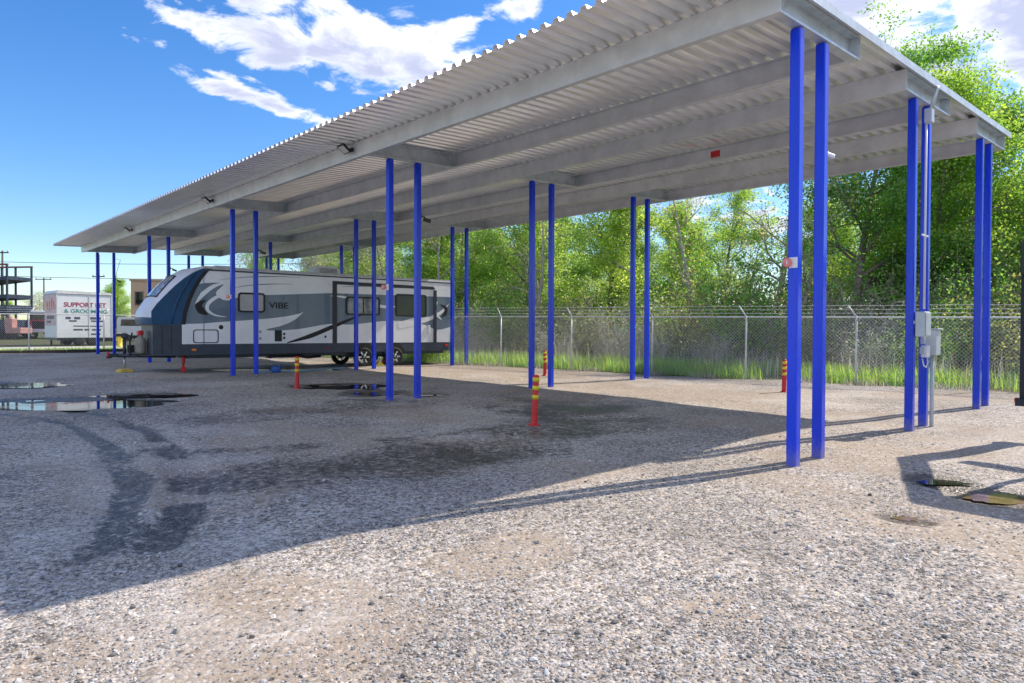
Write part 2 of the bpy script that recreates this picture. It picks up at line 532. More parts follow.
h = t.math('ADD', t.math('MULTIPLY', t.math('SUBTRACT', 0.6, v1.outputs['Distance']), 1.0), t.math('ADD', t.math('MULTIPLY', t.math('SUBTRACT', 0.6, v2.outputs['Distance']), 1.2), t.math('MULTIPLY', c1.outputs[0], 0.5)))
bst = t.math('SUBTRACT', 0.62, t.math('MULTIPLY', ws.outputs[1], 0.4))
bn = t.node('ShaderNodeBump', {'Strength': bst, 'Distance': 0.022, 'Height': h})
t.l.new(bn.outputs[0], P.inputs['Normal'])

wearv = np.stack([wet, sand, fresh, outside], 1)
ground = np_mesh('ground', np.stack([X, Y, Z], 1), F, gm, tint=wearv, attr='wear', smooth=True)
tag(ground, 'pale crushed gravel lot with darker wet tyre tracks, dirt beyond the fences', 'ground', kind='structure')

# water lying in the puddles
wm = bpy.data.materials.new("puddle_water")
wm.use_nodes = True
t = NT(wm.node_tree)
P = t.n['Principled BSDF']
co = t.node('ShaderNodeTexCoord').outputs['Object']
t.l.new(t.mix(t.noise(co, 5.0, 4.0), (0.012, 0.011, 0.009), (0.05, 0.042, 0.03)), P.inputs['Base Color'])
P.inputs['Roughness'].default_value = 0.03
P.inputs['IOR'].default_value = 1.45
P.inputs['Specular IOR Level'].default_value = 0.8
rs = np.random.RandomState(5)
mud = mat('muddy_puddle_water', (0.24, 0.17, 0.085), 0.10, 0, 0.3, 8.0, spec=0.8)
for k, (cx, cy, w1, w2, ang) in enumerate(PUDDLES):
    n = 90
    th = np.linspace(0, 2 * np.pi, n, endpoint=False)
    rad = np.ones(n)
    for q in range(2, 16):
        rad += (0.36 / q ** 0.8) * rs.randn() * np.cos(q * th + rs.rand() * 6.28) * 0.42
    rad = np.clip(rad, 0.45, 1.5)
    big_ = w1 > .6
    px, py = (1.5 * w1 + .1 if big_ else 1.0 * w1) * rad * np.cos(th), (2.1 * w2 + .12 if big_ else 1.1 * w2) * rad * np.sin(th)
    ca, sa = math.cos(R(ang)), math.sin(R(ang))
    wx, wy = cx + px * ca - py * sa, cy + px * sa + py * ca
    cxs = np.concatenate([cx + (wx - cx) * q for q in (.05, .2, .35)]); cys = np.concatenate([cy + (wy - cy) * q for q in (.05, .2, .35)])
    zmax = np.mean(ground_height(cxs, cys)) + 0.012
    mb = MB()
    top = [(x, y, zmax) for x, y in zip(wx, wy)]
    mb.add(top, [list(range(n))])
    o = mb.build('puddle', mud if k in (5, 7) else wm, fix=False)
    tag(o, 'still rain water lying on the gravel', 'puddle', kind='structure')

def wet_at(a, l):
    i = np.clip(np.searchsorted(xs, a), 0, nx - 1); j = np.clip(np.searchsorted(ys, l), 0, ny - 1)
    return wet.reshape(nx, ny)[i, j]


# loose stones over the near gravel
def icosa():
    p = (1 + 5 ** .5) / 2
    v = np.array([(-1, p, 0), (1, p, 0), (-1, -p, 0), (1, -p, 0), (0, -1, p), (0, 1, p), (0, -1, -p), (0, 1, -p), (p, 0, -1), (p, 0, 1), (-p, 0, -1), (-p, 0, 1)], float)
    f = np.array([(0, 11, 5), (0, 5, 1), (0, 1, 7), (0, 7, 10), (0, 10, 11), (1, 5, 9), (5, 11, 4), (11, 10, 2), (10, 7, 6), (7, 1, 8), (3, 9, 4), (3, 4, 2), (3, 2, 6), (3, 6, 8), (3, 8, 9), (4, 9, 5), (2, 4, 11), (6, 2, 10), (8, 6, 7), (9, 8, 1)])
    return v / np.linalg.norm(v[0]), f


sm = bpy.data.materials.new("loose_stone")
sm.use_nodes = True
t = NT(sm.node_tree)
P = t.n['Principled BSDF']
at = t.node('ShaderNodeAttribute', attribute_name='tint').outputs['Color']
nn = t.noise(t.node('ShaderNodeTexCoord').outputs['Object'], 90.0, 3.0)
t.l.new(t.mix(1.0, at, t.mix(nn, (0.75, 0.75, 0.75), (1.2, 1.2, 1.2)), 'MULTIPLY'), P.inputs['Base Color'])
P.inputs['Roughness'].default_value = 0.85
rs = np.random.RandomState(9)
NS = 125000
rr = 2.3 * (13.0 / 2.3) ** (rs.rand(NS) ** 1.15)
aa = YAW + (rs.rand(NS) - 0.5) * R(100)
sx, sy = rr * np.cos(aa), rr * np.sin(aa)
clump = vnoise(sx, sy, 51, 0.5) * .6 + vnoise(sx, sy, 52, 1.4) * .4
sandy = ss(vnoise(sx, sy, 21, 1.9) * .6 + vnoise(sx, sy, 22, 0.8) * .4, 0.46, 0.70)
keep = rs.rand(NS) < np.clip(clump * 1.7 - 0.15, 0.12, 1) * (1 - 0.72 * sandy)
dpud = np.ones(NS)
for (cx, cy, w1, w2, ang) in PUDDLES:
    dpud = np.minimum(dpud, np.hypot(sx - cx, sy - cy) / max(w1, .05))
keep &= dpud > 0.9
keep &= rs.rand(NS) > 1.25 * wet_at(sx, sy)
sx, sy = sx[keep], sy[keep]
ns = len(sx)
iv, jf = icosa()
rad = 0.0038 + 0.0064 * rs.rand(ns) ** 2.2 + (rs.rand(ns) < 0.012) * 0.012
sc = np.stack([rad * (0.8 + .7 * rs.rand(ns)), rad * (0.7 + .5 * rs.rand(ns)), rad * (0.45 + .35 * rs.rand(ns))], 1)
jit = 1 + 0.55 * (rs.rand(ns, 12) - .5)
V = iv[None] * jit[:, :, None] * sc[:, None, :]
th = rs.rand(ns) * 6.28
tl = (rs.rand(ns) - .5) * 0.9
V = np.stack([V[..., 0] * np.cos(tl)[:, None] - V[..., 2] * np.sin(tl)[:, None], V[..., 1], V[..., 0] * np.sin(tl)[:, None] + V[..., 2] * np.cos(tl)[:, None]], -1)
V = np.stack([V[..., 0] * np.cos(th)[:, None] - V[..., 1] * np.sin(th)[:, None], V[..., 0] * np.sin(th)[:, None] + V[..., 1] * np.cos(th)[:, None], V[..., 2]], -1)
V += np.stack([sx, sy, ground_height(sx, sy) + sc[:, 2] * 0.45], 1)[:, None, :]
FF = (jf[None] + (np.arange(ns) * 12)[:, None, None]).reshape(-1, 3)
g_ = 0.12 + 0.52 * rs.rand(ns) ** 0.9
wm_ = (rs.rand(ns) - .05) * 0.09
tn = np.stack([g_ * (1 + wm_), g_, g_ * (1 - wm_ * 1.2)], 1)
gs = np_mesh('loose_gravel', V.reshape(-1, 3), FF, sm, tint=np.repeat(tn, 12, 0))
tag(gs, 'loose crushed stones scattered over the near gravel', 'gravel', kind='stuff')

# pale service road and grass strip beyond the left fence
road_m = mat('pale_road', (0.52, 0.49, 0.44), 0.9, 0, 0.15, 1.0, bump=0.2)


def strip(name, pts, width, dz, m):
    mb = MB()
    vs = []
    for i, (x, y) in enumerate(pts):
        q = pts[min(i + 1, len(pts) - 1)]; p = pts[max(i - 1, 0)]
        d = Vector((q[0] - p[0], q[1] - p[1])).normalized()
        nrm = Vector((-d.y, d.x))
        for s_ in (-.5, .5):
            xx, yy = x + nrm.x * width * s_, y + nrm.y * width * s_
            vs.append((xx, yy, gz(xx, yy) + dz))
    mb.add(vs, [[2 * i, 2 * i + 1, 2 * i + 3, 2 * i + 2] for i in range(len(pts) - 1)])
    return mb.build(name, m, fix=False)


road = strip('road', [(-60 + 4 * i, 50.5 - 0.05 * 4 * i) for i in range(26)], 7.0, 0.03, road_m)
tag(road, 'pale gravel road running behind the left fence', 'road', kind='structure')

# ------------------------------------------------------------------ carport
blue = mat('blue_paint', (0.0, 0.042, 0.70), 0.27, 0.0, 0.15, 3.0, spec=0.5, coat=0.0, streak=True)
_t = NT(blue.node_tree)
_p = _t.n['Principled BSDF']
_co = _t.node('ShaderNodeTexCoord').outputs['Object']
_z = _t.node('ShaderNodeSeparateXYZ', {0: _co}).outputs[2]
_dust = _t.math('MULTIPLY', _t.math('SUBTRACT', 1.0, _t.smooth(_t.math('ADD', _z, _t.math('MULTIPLY', _t.noise(_co, 14.0, 4.0), -.30)), -.2, .16)), 0.45)
_sc = _t.smooth(_t.noise(_t.node('ShaderNodeMapping', {'Vector': _co, 'Scale': (30, 30, 1.2)}).outputs[0], 1.0, 6.0, .7), .66, .74)
_old = _p.inputs['Base Color'].links[0].from_socket
_c = _t.mix(_t.math('MULTIPLY', _sc, .2), _old, (.05, .12, .5))
_t.l.new(_t.mix(_dust, _c, (.30, .28, .27)), _p.inputs['Base Color'])
galv = mat('galvanised_steel', (0.64, 0.67, 0.69), 0.45, 0.3, 0.10, 2.5, bump=0.05)
galv2 = mat('galvanised_end_steel', (0.56, 0.62, 0.66), 0.42, 0.25, 0.14, 4.0)
deck = mat('roof_sheet_steel', (0.93, 0.935, 0.94), 0.34, 0.92, 0.05, 1.2, rvar=0.04)

LEND0, LEND1 = 3.50, 40.2
carport = empty('carport', (A0 + DA, (LEND0 + LEND1) / 2, 0), 0, 'long open carport with corrugated steel roof on pairs of bright blue posts', 'carport')
cw = Vector(carport.location)


def cpart(mb, name, m):
    mb.v = [(x - cw.x, y - cw.y, z) for x, y, z in mb.v]
    return mb.build(name, m, carport)


PUR = 0.33
HA0, HA1 = -0.99, 1.42          # header ends measured from the row centre
AROW = [A0 + k * DA for k in range(3)]
CW = 0.128
for fr in range(5):
    l = L0 + fr * DL
    for ro in range(3):
        a = AROW[ro]
        # header: channel open towards the right end of the building
        p0, p1 = a + HA0, a + HA1
        mb = MB()
        z0, z1 = zb(p0, l), zb(p1, l)
        def chan(y0, y1, lo, hi, b=0.0):
            q = [(p0, z0 + lo), (p1, z1 + lo), (p1, z1 + hi), (p0, z0 + hi)]
            mb.prism(q, y0, y1)
        chan(l + 0.055, l + 0.063, 0.008, PUR - 0.01)
        chan(l - 0.075, l + 0.063, 0.0, 0.008)
        chan(l - 0.075, l + 0.063, PUR - 0.01, PUR - 0.002)
        chan(l - 0.081, l - 0.075, 0.0, 0.028)
        chan(l - 0.081, l - 0.075, PUR - 0.03, PUR - 0.002)
        for x_, zz in ((p1 - 0.012, z1), (p0 + 0.40, z0 + .02), (p0 + 1.35, z0 + .06)):
            if x_ > p1 - .1:
                mb.box((x_, l - 0.012, zz + PUR / 2), (0.008, 0.13, PUR - 0.03))
        for x_ in (p0 + .38, p0 + .42, p0 + 1.3, p0 + 1.34):
            for dz in (.09, .22):
                zz = z0 + (z1 - z0) * (x_ - p0) / (p1 - p0) + dz
                mb.lathe([(0.0, l + .049), (.012, l + .049), (.012, l + .056)], (x_, 0, zz), 'y', 6)
        cpart(mb, 'header', galv2)
        for s_ in (-1, 1):
            ca_ = a + s_ * SUB / 2
            gh = float(ground_height(np.array([ca_]), np.array([l]))[0])
            zt = zb(ca_, l) - 0.014
            mb = MB()
            mb.box((ca_, l, (gh - 0.25 + zt) / 2), (CW, CW, zt - gh + 0.25), bev=0.012)
            cpart(mb, 'column', blue)
# purlins: channel with its flat web facing the front
pur_a = []
for ro in range(3):
    pur_a += [AROW[ro] + HA0 - 0.008, AROW[ro] + HA1 + 0.008]
for a in pur_a:
    mb = MB()
    y0, y1 = 3.575, 40.05
    def bar(x0, x1, lo, hi):
        vs = []
        for y in (y0, y1):
            for x, h_ in ((x0, lo), (x1, lo), (x1, hi), (x0, hi)):
                vs.append((x, y, zb(a, y) + h_))
        mb.add(vs, [(0, 1, 2, 3), (7, 6, 5, 4), (0, 4, 5, 1), (1, 5, 6, 2), (2, 6, 7, 3), (3, 7, 4, 0)])
    sgn = 1 if (a - AROW[0]) % DA > 2 else -1
    x0 = a
    bar(x0 - 0.004, x0 + 0.004, 0.0, PUR)
    bar(x0 + (0.004 if sgn > 0 else -0.09), x0 + (0.09 if sgn > 0 else -0.004), 0.0, 0.007)
    bar(x0 + (0.004 if sgn > 0 else -0.09), x0 + (0.09 if sgn > 0 else -0.004), PUR - 0.007, PUR)
    xe = x0 + sgn * 0.09
    bar(xe - 0.003, xe + 0.003, 0.0, 0.03)
    # splice plates at the frames
    for fr in range(1, 5):
        yy = L0 + fr * DL + 0.35
        mb.box((x0 - 0.007, yy, zb(a, yy) + PUR / 2), (0.006, 0.012, PUR - 0.02))
    cpart(mb, 'purlin', galv)
# corrugated roof sheet: ribs run down the slope
AE0, AE1 = 6.42, 19.06
pitch, rib = 0.235, 0.066
nrib = int((LEND1 - LEND0) / pitch)
prof = []
for i in range(nrib):
    y = LEND0 + i * pitch
    prof += [(y, 0), (y + 0.098, 0), (y + 0.130, rib), (y + 0.203, rib)]
prof.append((LEND0 + nrib * pitch, 0))
prof = np.array(prof)
nA = 12
avs = np.linspace(AE0, AE1, nA)
vs = []
for dz in (0.0, 0.0025):
    for a in avs:
        zz = ZT + SL * (a - A0) + ZL * (prof[:, 0] - L0) + PUR + 0.004 + prof[:, 1] + dz
        vs.append(np.stack([np.full(len(prof), a), prof[:, 0], zz], 1))
vs = np.concatenate(vs) - np.array([cw.x, cw.y, 0])
npf = len(prof)
Ix = np.arange(nA * npf).reshape(nA, npf)
q = np.stack([Ix[:-1, :-1].ravel(), Ix[1:, :-1].ravel(), Ix[1:, 1:].ravel(), Ix[:-1, 1:].ravel()], 1)
fs = [q[:, ::-1], q + nA * npf]
o2 = nA * npf
fs.append(np.stack([Ix[0, :-1], Ix[0, 1:], Ix[0, 1:] + o2, Ix[0, :-1] + o2], 1))
fs.append(np.stack([Ix[-1, 1:], Ix[-1, :-1], Ix[-1, :-1] + o2, Ix[-1, 1:] + o2], 1))
np_mesh('roof_sheet', vs, np.concatenate(fs), deck, carport)
for y0 in (LEND0 - 0.012, LEND0 + nrib * pitch + 0.002):
    mb = MB()
    q0 = ZT + SL * (AE0 - A0) + ZL * (y0 - L0) + PUR; q1 = ZT + SL * (AE1 - A0) + ZL * (y0 - L0) + PUR
    mb.prism([(AE0, q0 - .045), (AE1, q1 - .045), (AE1, q1 + .075), (AE0, q0 + .075)], y0, y0 + 0.010)
    cpart(mb, 'rake_trim', galv2)

# ------------------------------------------------------------------ things fixed to the carport
black = mat('black_plastic', (0.018, 0.018, 0.02), 0.45, 0, 0.25, 10)
white = mat('white_plastic', (0.75, 0.76, 0.78), 0.4, 0, 0.06, 6)
greybox = mat('grey_box_paint', (0.50, 0.56, 0.60), 0.4, 0.1, 0.07, 5)
panel = mat('lamp_lens', (0.62, 0.62, 0.60), 0.25, 0, 0.05, 8)
red = mat('red_paint', (0.60, 0.012, 0.015), 0.38, 0, 0.16, 7)
yellow = mat('yellow_band', (0.80, 0.62, 0.02), 0.4, 0, 0.12, 9)
pink = mat('faded_red_plate', (0.75, 0.22, 0.22), 0.5, 0, 0.1, 20)

fl_lab = ['black floodlight on front purlin beside second blue post pair from the right',
          'black floodlight on front purlin above the front of the trailer, middle of three',
          'black floodlight near the far left end of the front purlin']
for k, y in enumerate((13.15, 21.55, 30.6)):
    a = pur_a[0] - 0.006
    z = zb(a, y) + 0.19
    f = empty('floodlight', (a, y, z), 0, fl_lab[k], 'floodlight', 'floodlights along the front purlin'); f.scale = (.8, .8, .8)
    mb = MB(); mb.box((-0.03, 0, 0), (0.05, 0.11, 0.11), bev=.01); mb.tube([(-.04, 0, 0), (-.13, 0.02, -0.01)], .022)
    mb.build('mount', black, f)
    M = Matrix.Rotation(R(38), 3, 'Y')
    mb = MB(); mb.box((-0.24, 0.04, -0.01), (0.30, 0.36, 0.055), M=M, bev=.012)
    for q in range(5):
        mb.box(tuple(Vector((-0.24, 0.04, -0.01)) + M @ Vector((0, -.12 + q * .06, .04))), (0.24, .012, .03), M=M)
    mb.build('housing', black, f)
    mb = MB(); mb.box(tuple(Vector((-0.24, 0.04, -0.01)) + M @ Vector((0, 0, -.029))), (0.23, 0.28, 0.006), M=M)
    mb.build('lens', panel, f)

cams = [(0, 'white camera on bracket at front right corner post pair', white), (1, 'small camera on second front post pair, left of centre', black),
        (2, 'small camera on the blue post in front of the trailer', black), (3, 'small camera on post seen above the trailer nose', black), (4, 'small camera with hanging cable on the leftmost front post pair', black)]
for fr, lab, m in cams:
    cs = .62 if fr == 0 else .9
    l = L0 + fr * DL; a = A0 + SUB / 2
    z = {0: 4.02}.get(fr, 4.25)
    f = empty('security_camera', (a + CW / 2, l, z), 0, lab, 'camera', 'cameras on the front posts'); f.scale = (cs, cs, cs)
    mb = MB(); mb.box((0.012, 0, 0), (0.022, .09, .12), bev=.004); mb.tube([(0.02, 0, 0), (.11, -.04, .0), (.13, -.06, -.05)], .016)
    mb.build('bracket', m, f)
    mb = MB(); M = Matrix.Rotation(R(-35), 3, 'Z') @ Matrix.Rotation(R(18), 3, 'Y')
    mb.box((.17, -.07, -.08), (.20, .085, .085), M=M, bev=.014)
    mb.build('camera_body', m, f)
    if fr == 4:
        c_ = MB(); c_.tube([(-.06, -.08, 1.2), (.25, -.1, 1.15), (.12, -.09, .7), (.03, -.07, .3), (0.03, -.02, .05)], .012, 6); c_.build('cable', black, f)

for k, (fr, lab) in enumerate(((0, 'pink and white bay marker plate on the nearest blue post'), (1, 'pink and white bay marker plate on the blue post near the puddle'), (2, 'pink and white bay marker plate on the post beside the trailer window'))):
    l = L0 + fr * DL; a = A0 - SUB / 2
    f = empty('bay_marker', (a - CW / 2, l, 2.48 + gz(a, l) + .02), 0, lab, 'marker', 'bay markers on the front posts')
    mb = MB(); mb.box((-.006, -.01, 0), (.01, .10, .13)); mb.box((-.05, .035, 0), (.09, .008, .05)); mb.build('bracket', white, f)
    mb = MB(); mb.lathe([(0, -.006), (.055, -.006), (.06, 0), (.055, .006), (0, .006)], (0, 0, 0), 'x', 16)
    o = mb.build('plate', pink, f); o.location = (-.075, .035, 0); o.rotation_euler = (0, 0, R(50))

mb = MB(); mb.box((0, 0, 0), (.006, .24, .15), bev=.002)
o = mb.build('red_tag', red); o.location = (pur_a[3] - .012, 8.35, zb(pur_a[3], 8.35) + .17)
tag(o, 'small red rectangular tag stuck on a roof purlin', 'tag')

# electrical gear on the middle post pair at the right end
am = AROW[1]
le = L0 - CW / 2
eb = empty('electrical_box', (am - 0.03, le - .01, 1.82), 0, 'pale grey upper electrical box between the middle right posts', 'electrical box', 'electrical boxes on the middle right posts')
mb = MB(); mb.box((-.22, -.075, -.03), (.30, .15, .42), bev=.012); mb.build('enclosure', greybox, eb)
mb = MB(); mb.box((-.22, -.158, -.03), (.27, .012, .38), bev=.004); mb.build('cover', greybox, eb)
mb = MB(); mb.box((-.02, .004, 0), (.78, .008, .05)); mb.build('mounting_rail', galv, eb)
eb2 = empty('electrical_box', (am + .30, le - .01, 1.48), 0, 'grey lower breaker box with sloped lid on the middle right posts', 'electrical box', 'electrical boxes on the middle right posts')
mb = MB(); mb.box((0, -.085, 0), (.27, .17, .44), bev=.012); mb.build('enclosure', greybox, eb2)
mb = MB(); mb.box((0, -.095, .232), (.31, .21, .022), bev=.006); mb.build('lid', greybox, eb2)
mb = MB(); mb.tube([(0.07, -.06, -.22), (0.07, -.06, -1.6)], .032); mb.build('conduit', greybox, eb2)
ob = empty('outlet_box', (am - .02, le - .02, 1.33), 0, 'small white outlet box with hanging cord below the grey boxes', 'outlet')
mb = MB(); mb.box((0, -.05, 0), (.16, .10, .20), bev=.01); mb.build('enclosure', white, ob)
mb = MB(); mb.box((-.09, -.03, .02), (.09, .07, .12), bev=.008); mb.box((-.03, -.02, .2), (.07, .06, .16), bev=.006); mb.build('switch', greybox, ob)
mb = MB(); mb.tube([(.06, -.06, -.08), (.05, -.07, -.2), (-.03, -.07, -.27), (-.12, -.06, -.24), (-.14, -.04, -.12)], .011, 6); mb.build('cord', white, ob)
cd_ = empty('conduit_run', (am - .02, le - .02, 2.05), 0, 'thin white conduit with junction box rising between the middle right posts', 'conduit')
mb = MB(); mb.tube([(0, -.02, 0), (0, -.02, 3.2)], .019); mb.box((0, -.02, 1.25), (.34, .02, .03)); mb.build('pipe', white, cd_)
mb = MB(); mb.box((.0, -.06, 3.26), (.15, .12, .24), bev=.012); mb.build('junction_box', greybox, cd_)
mb = MB(); mb.tube([(0, -.07, 3.36), (-.04, -.14, 3.55), (.02, -.18, 3.70), (.10, -.16, 3.76), (.16, -.12, 3.70), (.14, -.08, 3.45)], .022, 8); mb.build('flexible_hose', greybox, cd_)

# ------------------------------------------------------------------ bollards
boll = None
for (a, l, lab, tilt) in ((8.08, 16.88, 'red and yellow striped marker post in front of the trailer beside a dark puddle', 0.0), (8.07, 8.02, 'red and yellow striped marker post nearest the camera in the shade', 1.5),
                          (16.39, 15.79, 'red and yellow striped marker post in sunlit gravel between the two middle post pairs', -1.0), (17.22, 7.93, 'red and yellow striped marker post by the fence, partly hidden by the nearest post', 0.5)):
    if boll is None:
        b = empty('bollard', (0, 0, 0))
        mb = MB(); mb.lathe([(0.0, .0), (.10, .0), (.10, .018), (.062, .03), (.056, .08), (.052, .82), (.046, .845), (.03, .855), (0, .857)], (0, 0, 0), 'z', 20); mb.build('tube', red, b)
        for z in (.48, .635, .775):
            q = MB(); q.lathe([(.050, z - .036), (.0565, z - .036), (.0565, z + .036), (.050, z + .036)], (0, 0, 0), 'z', 20); q.build('reflective_band', yellow, b)
        boll = b
    else:
        b = copy_tree(boll)
    b.location = (a, l, float(ground_height(np.array([a]), np.array([l]))[0]) - .004)
    b.rotation_euler = (R(tilt), R(-tilt), l)
    tag(b, lab, 'bollard', 'red and yellow bollards between the bays')

# ------------------------------------------------------------------ travel trailer
TR = empty('travel_trailer', (17.75, 22.43, 0.25), math.atan2(-.12, .993), 'white and grey travel trailer with dark blue nose cap parked under the carport', 'trailer')
tw = mat('trailer_white', (0.86, 0.88, 0.91), 0.32, 0, 0.04, 2.0, spec=0.5, coat=0.3)
tg = mat('trailer_grey', (0.13, 0.185, 0.25), 0.35, 0, 0.08, 2.0, coat=0.3)
tb = mat('trailer_navy', (0.018, 0.080, 0.18), 0.3, 0, 0.15, 2.0, spec=0.22)
tdk = mat('trailer_charcoal', (0.042, 0.055, 0.080), 0.42, 0, 0.15, 3.0)
tblk = mat('trim_black', (0.010, 0.010, 0.012), 0.5, 0, 0.2, 5)
tcap = mat('cap_silver_white', (0.62, 0.65, 0.74), 0.4, 0, 0.06, 2.0, spec=0.35)
glass = mat('tinted_glass', (0.22, 0.24, 0.26), 0.06, 0, 0.6, 2.2, spec=0.5)
blind = mat('pale_blind', (0.50, 0.50, 0.50), 0.55, 0, 0.1, 3.0)
dglass = mat('dark_glass', (0.014, 0.022, 0.022), 0.04, 0, 0.2, 3, spec=.35)
rubber = mat('tyre_rubber', (0.012, 0.012, 0.012), 0.75, 0, 0.3, 20, bump=.3)
alloy = mat('alloy_rim', (0.55, 0.56, 0.58), 0.3, 0.7, 0.08, 8)
amber = mat('amber_lens', (0.85, 0.22, 0.02), 0.2, 0, 0.1, 20)
redlens = mat('red_lens', (0.6, 0.01, 0.01), 0.2, 0, 0.1, 20)
tan = mat('tan_plastic', (0.33, 0.29, 0.25), 0.5, 0, 0.12, 6)
steel = mat('dark_steel', (0.05, 0.055, 0.07), 0.45, 0.5, 0.2, 6)
TWD = 2.45


def rr(x0, x1, z0, z1, r, n=5):
    pts = []
    for cx, cz, a in ((x1 - r, z1 - r, 0), (x0 + r, z1 - r, 90), (x0 + r, z0 + r, 180), (x1 - r, z0 + r, 270)):
        for k in range(n + 1):
            t_ = R(a + 90 * k / n)
            pts.append((cx + r * math.cos(t_), cz + r * math.sin(t_)))
    return pts


# body shell
mb = MB()
mb.prism([(-9.85, 0.93), (-0.03, 0.93), (-0.0, 0.97), (0.0, 3.36), (-.10, 3.46), (-9.85, 3.46)], 0, TWD)
mb.build('body', tw, TR)
mb = MB(); mb.prism([(-10.52, .56), (-.02, .58), (-.02, .93), (-10.52, .93)], 0.012, TWD - .012); mb.prism([(-10.4, .44), (-.3, .46), (-.3, .58), (-10.4, .56)], .35, TWD - .35)
mb.build('skirt', tdk, TR)
mb = MB(); mb.prism([(-9.85, 3.462), (-.06, 3.462), (-.12, 3.53), (-9.85, 3.56)], 0.03, TWD - .03)
mb.build('roof', mat('roof_membrane', (0.55, .56, .57), .6), TR)
mb = MB(); mb.prism([(-9.8, 3.40), (-.02, 3.38), (-.02, 3.425), (-9.8, 3.455)], -.014, -.001); mb.build('gutter_rail', tdk, TR)

# moulded nose cap: rounded cross-sections swept over the profile
near = [(-11.38, 1.58), (-11.40, 1.80), (-11.40, 2.0), (-11.24, 2.25), (-10.98, 2.55), (-10.70, 2.86), (-10.42, 3.12), (-10.12, 3.34), (-9.84, 3.47)]
ncent = [(-11.62, 1.58), (-11.68, 1.82), (-11.62, 2.03), (-11.45, 2.32), (-11.22, 2.66), (-10.96, 2.98), (-10.66, 3.26), (-10.30, 3.48), (-9.84, 3.57)]
ncs = 16
ring = []
for (x0, z0), (x1, z1) in zip(near, ncent):
    row = []
    for k in range(ncs + 1):
        s_ = -1 + 2 * k / ncs
        bl = (1 - abs(s_) ** 3.2)
        row.append((x0 + (x1 - x0) * bl, TWD / 2 + s_ * TWD / 2, z0 + (z1 - z0) * bl))
    ring.append(row)
mb = MB()
nv = [p for row in ring for p in row]
nf = [[i * (ncs + 1) + k, i * (ncs + 1) + k + 1, (i + 1) * (ncs + 1) + k + 1, (i + 1) * (ncs + 1) + k] for i in range(len(ring) - 1) for k in range(ncs)]
mi0 = len(mb.f)
mb.add(nv, nf, 0, True)
for i in range(len(ring) - 1):
    for k in range(ncs):
        if i == 0:
            mb.m[mi0 + i * ncs + k] = 1
mb.add([ring[0][k] for k in range(ncs + 1)] + [(-10.5, TWD, 1.58), (-10.5, 0, 1.58)], [list(range(ncs + 3))], 1)
mb.build('nose_cap', [tcap, tb], TR, fix=False)
# cap sides, deep blue
side_poly = near + [(-9.70, 3.47), (-9.82, 3.36), (-10.0, 3.12), (-10.2, 2.75), (-10.36, 2.35), (-10.47, 1.95), (-10.52, 1.58)]
for y0, y1 in ((-.002, .05), (TWD - .05, TWD + .002)):
    mb = MB(); mb.prism(side_poly, y0, y1); mb.build('cap_side', tb, TR)
body_fill = [(-10.5, .93), (-9.8, .93), (-9.8, 3.45), (-9.85, 3.45), (-10.02, 3.1), (-10.22, 2.72), (-10.38, 2.3), (-10.5, 1.7)]
mb = MB(); mb.prism(body_fill, 0.0, TWD); mb.build('front_shell', tw, TR)
mb = MB()
jl = [(-9.70, 3.47), (-9.82, 3.36), (-10.0, 3.12), (-10.2, 2.75), (-10.36, 2.35), (-10.47, 1.95), (-10.52, 1.58)]
mb.prism(jl + [(x + .13, z) for x, z in jl[::-1]], -.012, -.002); mb.build('cap_seam', tblk, TR)
# highlight rib moulded in the cap side
mb = MB()
r1 = [(-9.98, 3.34), (-10.25, 3.0), (-10.48, 2.6), (-10.62, 2.25), (-10.72, 1.9), (-10.76, 1.6)]
mb.tube([(x - .05, -.002, z) for x, z in r1], [.012, .035, .045, .045, .04, .03], 8); mb.build('cap_rib', tb, TR)
# lower front box (pass-through compartment) in charcoal
mb = MB(); mb.prism([(-11.36, .56), (-10.525, .56), (-10.525, 1.578), (-11.36, 1.578)], 0.0, TWD); mb.build('front_box', tdk, TR)
for x in (-11.1, -10.82):
    mb = MB(); mb.prism([(x, .62), (x + .02, .62), (x + .02, 1.54), (x, 1.54)], -.006, -.001); mb.build('box_seam', tblk, TR)
# windshield graphic on the nose cap (follows the cap surface)
mb = MB()
def cap_pt(s_, i_):
    i = min(int(i_), len(ring) - 2); f_ = i_ - i
    k = (s_ + 1) / 2 * ncs; kk = min(int(k), ncs - 1); g = k - kk
    a_ = Vector(ring[i][kk]) * (1 - g) + Vector(ring[i][kk + 1]) * g
    b_ = Vector(ring[i + 1][kk]) * (1 - g) + Vector(ring[i + 1][kk + 1]) * g
    return a_ * (1 - f_) + b_ * f_
NW = 14
vv = []
for j in range(7):
    for k in range(NW + 1):
        i_ = 3.6 + 2.3 * j / 6
        s_ = (-.80 + 1.6 * k / NW) * (1 - .10 * (j / 6) ** 2)
        vv.append(cap_pt(s_, i_) + Vector((-.008, 0, .006)))
mb.add(vv, [[j * (NW + 1) + k, j * (NW + 1) + k + 1, (j + 1) * (NW + 1) + k + 1, (j + 1) * (NW + 1) + k] for j in range(6) for k in range(NW)], 0, True)
mb.build('front_window', mat('front_window_film', (0.20, 0.22, 0.27), 0.12, 0, 0.9, 5.0, coat=.5), TR, fix=False)
mb = MB()
path = [cap_pt(-.8 + 1.6 * k / 10, 3.6) for k in range(11)] + [cap_pt(.8 - .1 * (j / 4), 3.6 + 2.3 * j / 4) for j in range(1, 5)] + [cap_pt(.7 - 1.4 * k / 10, 5.9) for k in range(1, 11)] + [cap_pt(-.7 - .1 * (j / 4), 5.9 - 2.3 * j / 4) for j in range(1, 5)]
mb.tube([p + Vector((-.01, 0, .008)) for p in path], .022, 6); mb.build('window_surround', tblk, TR)

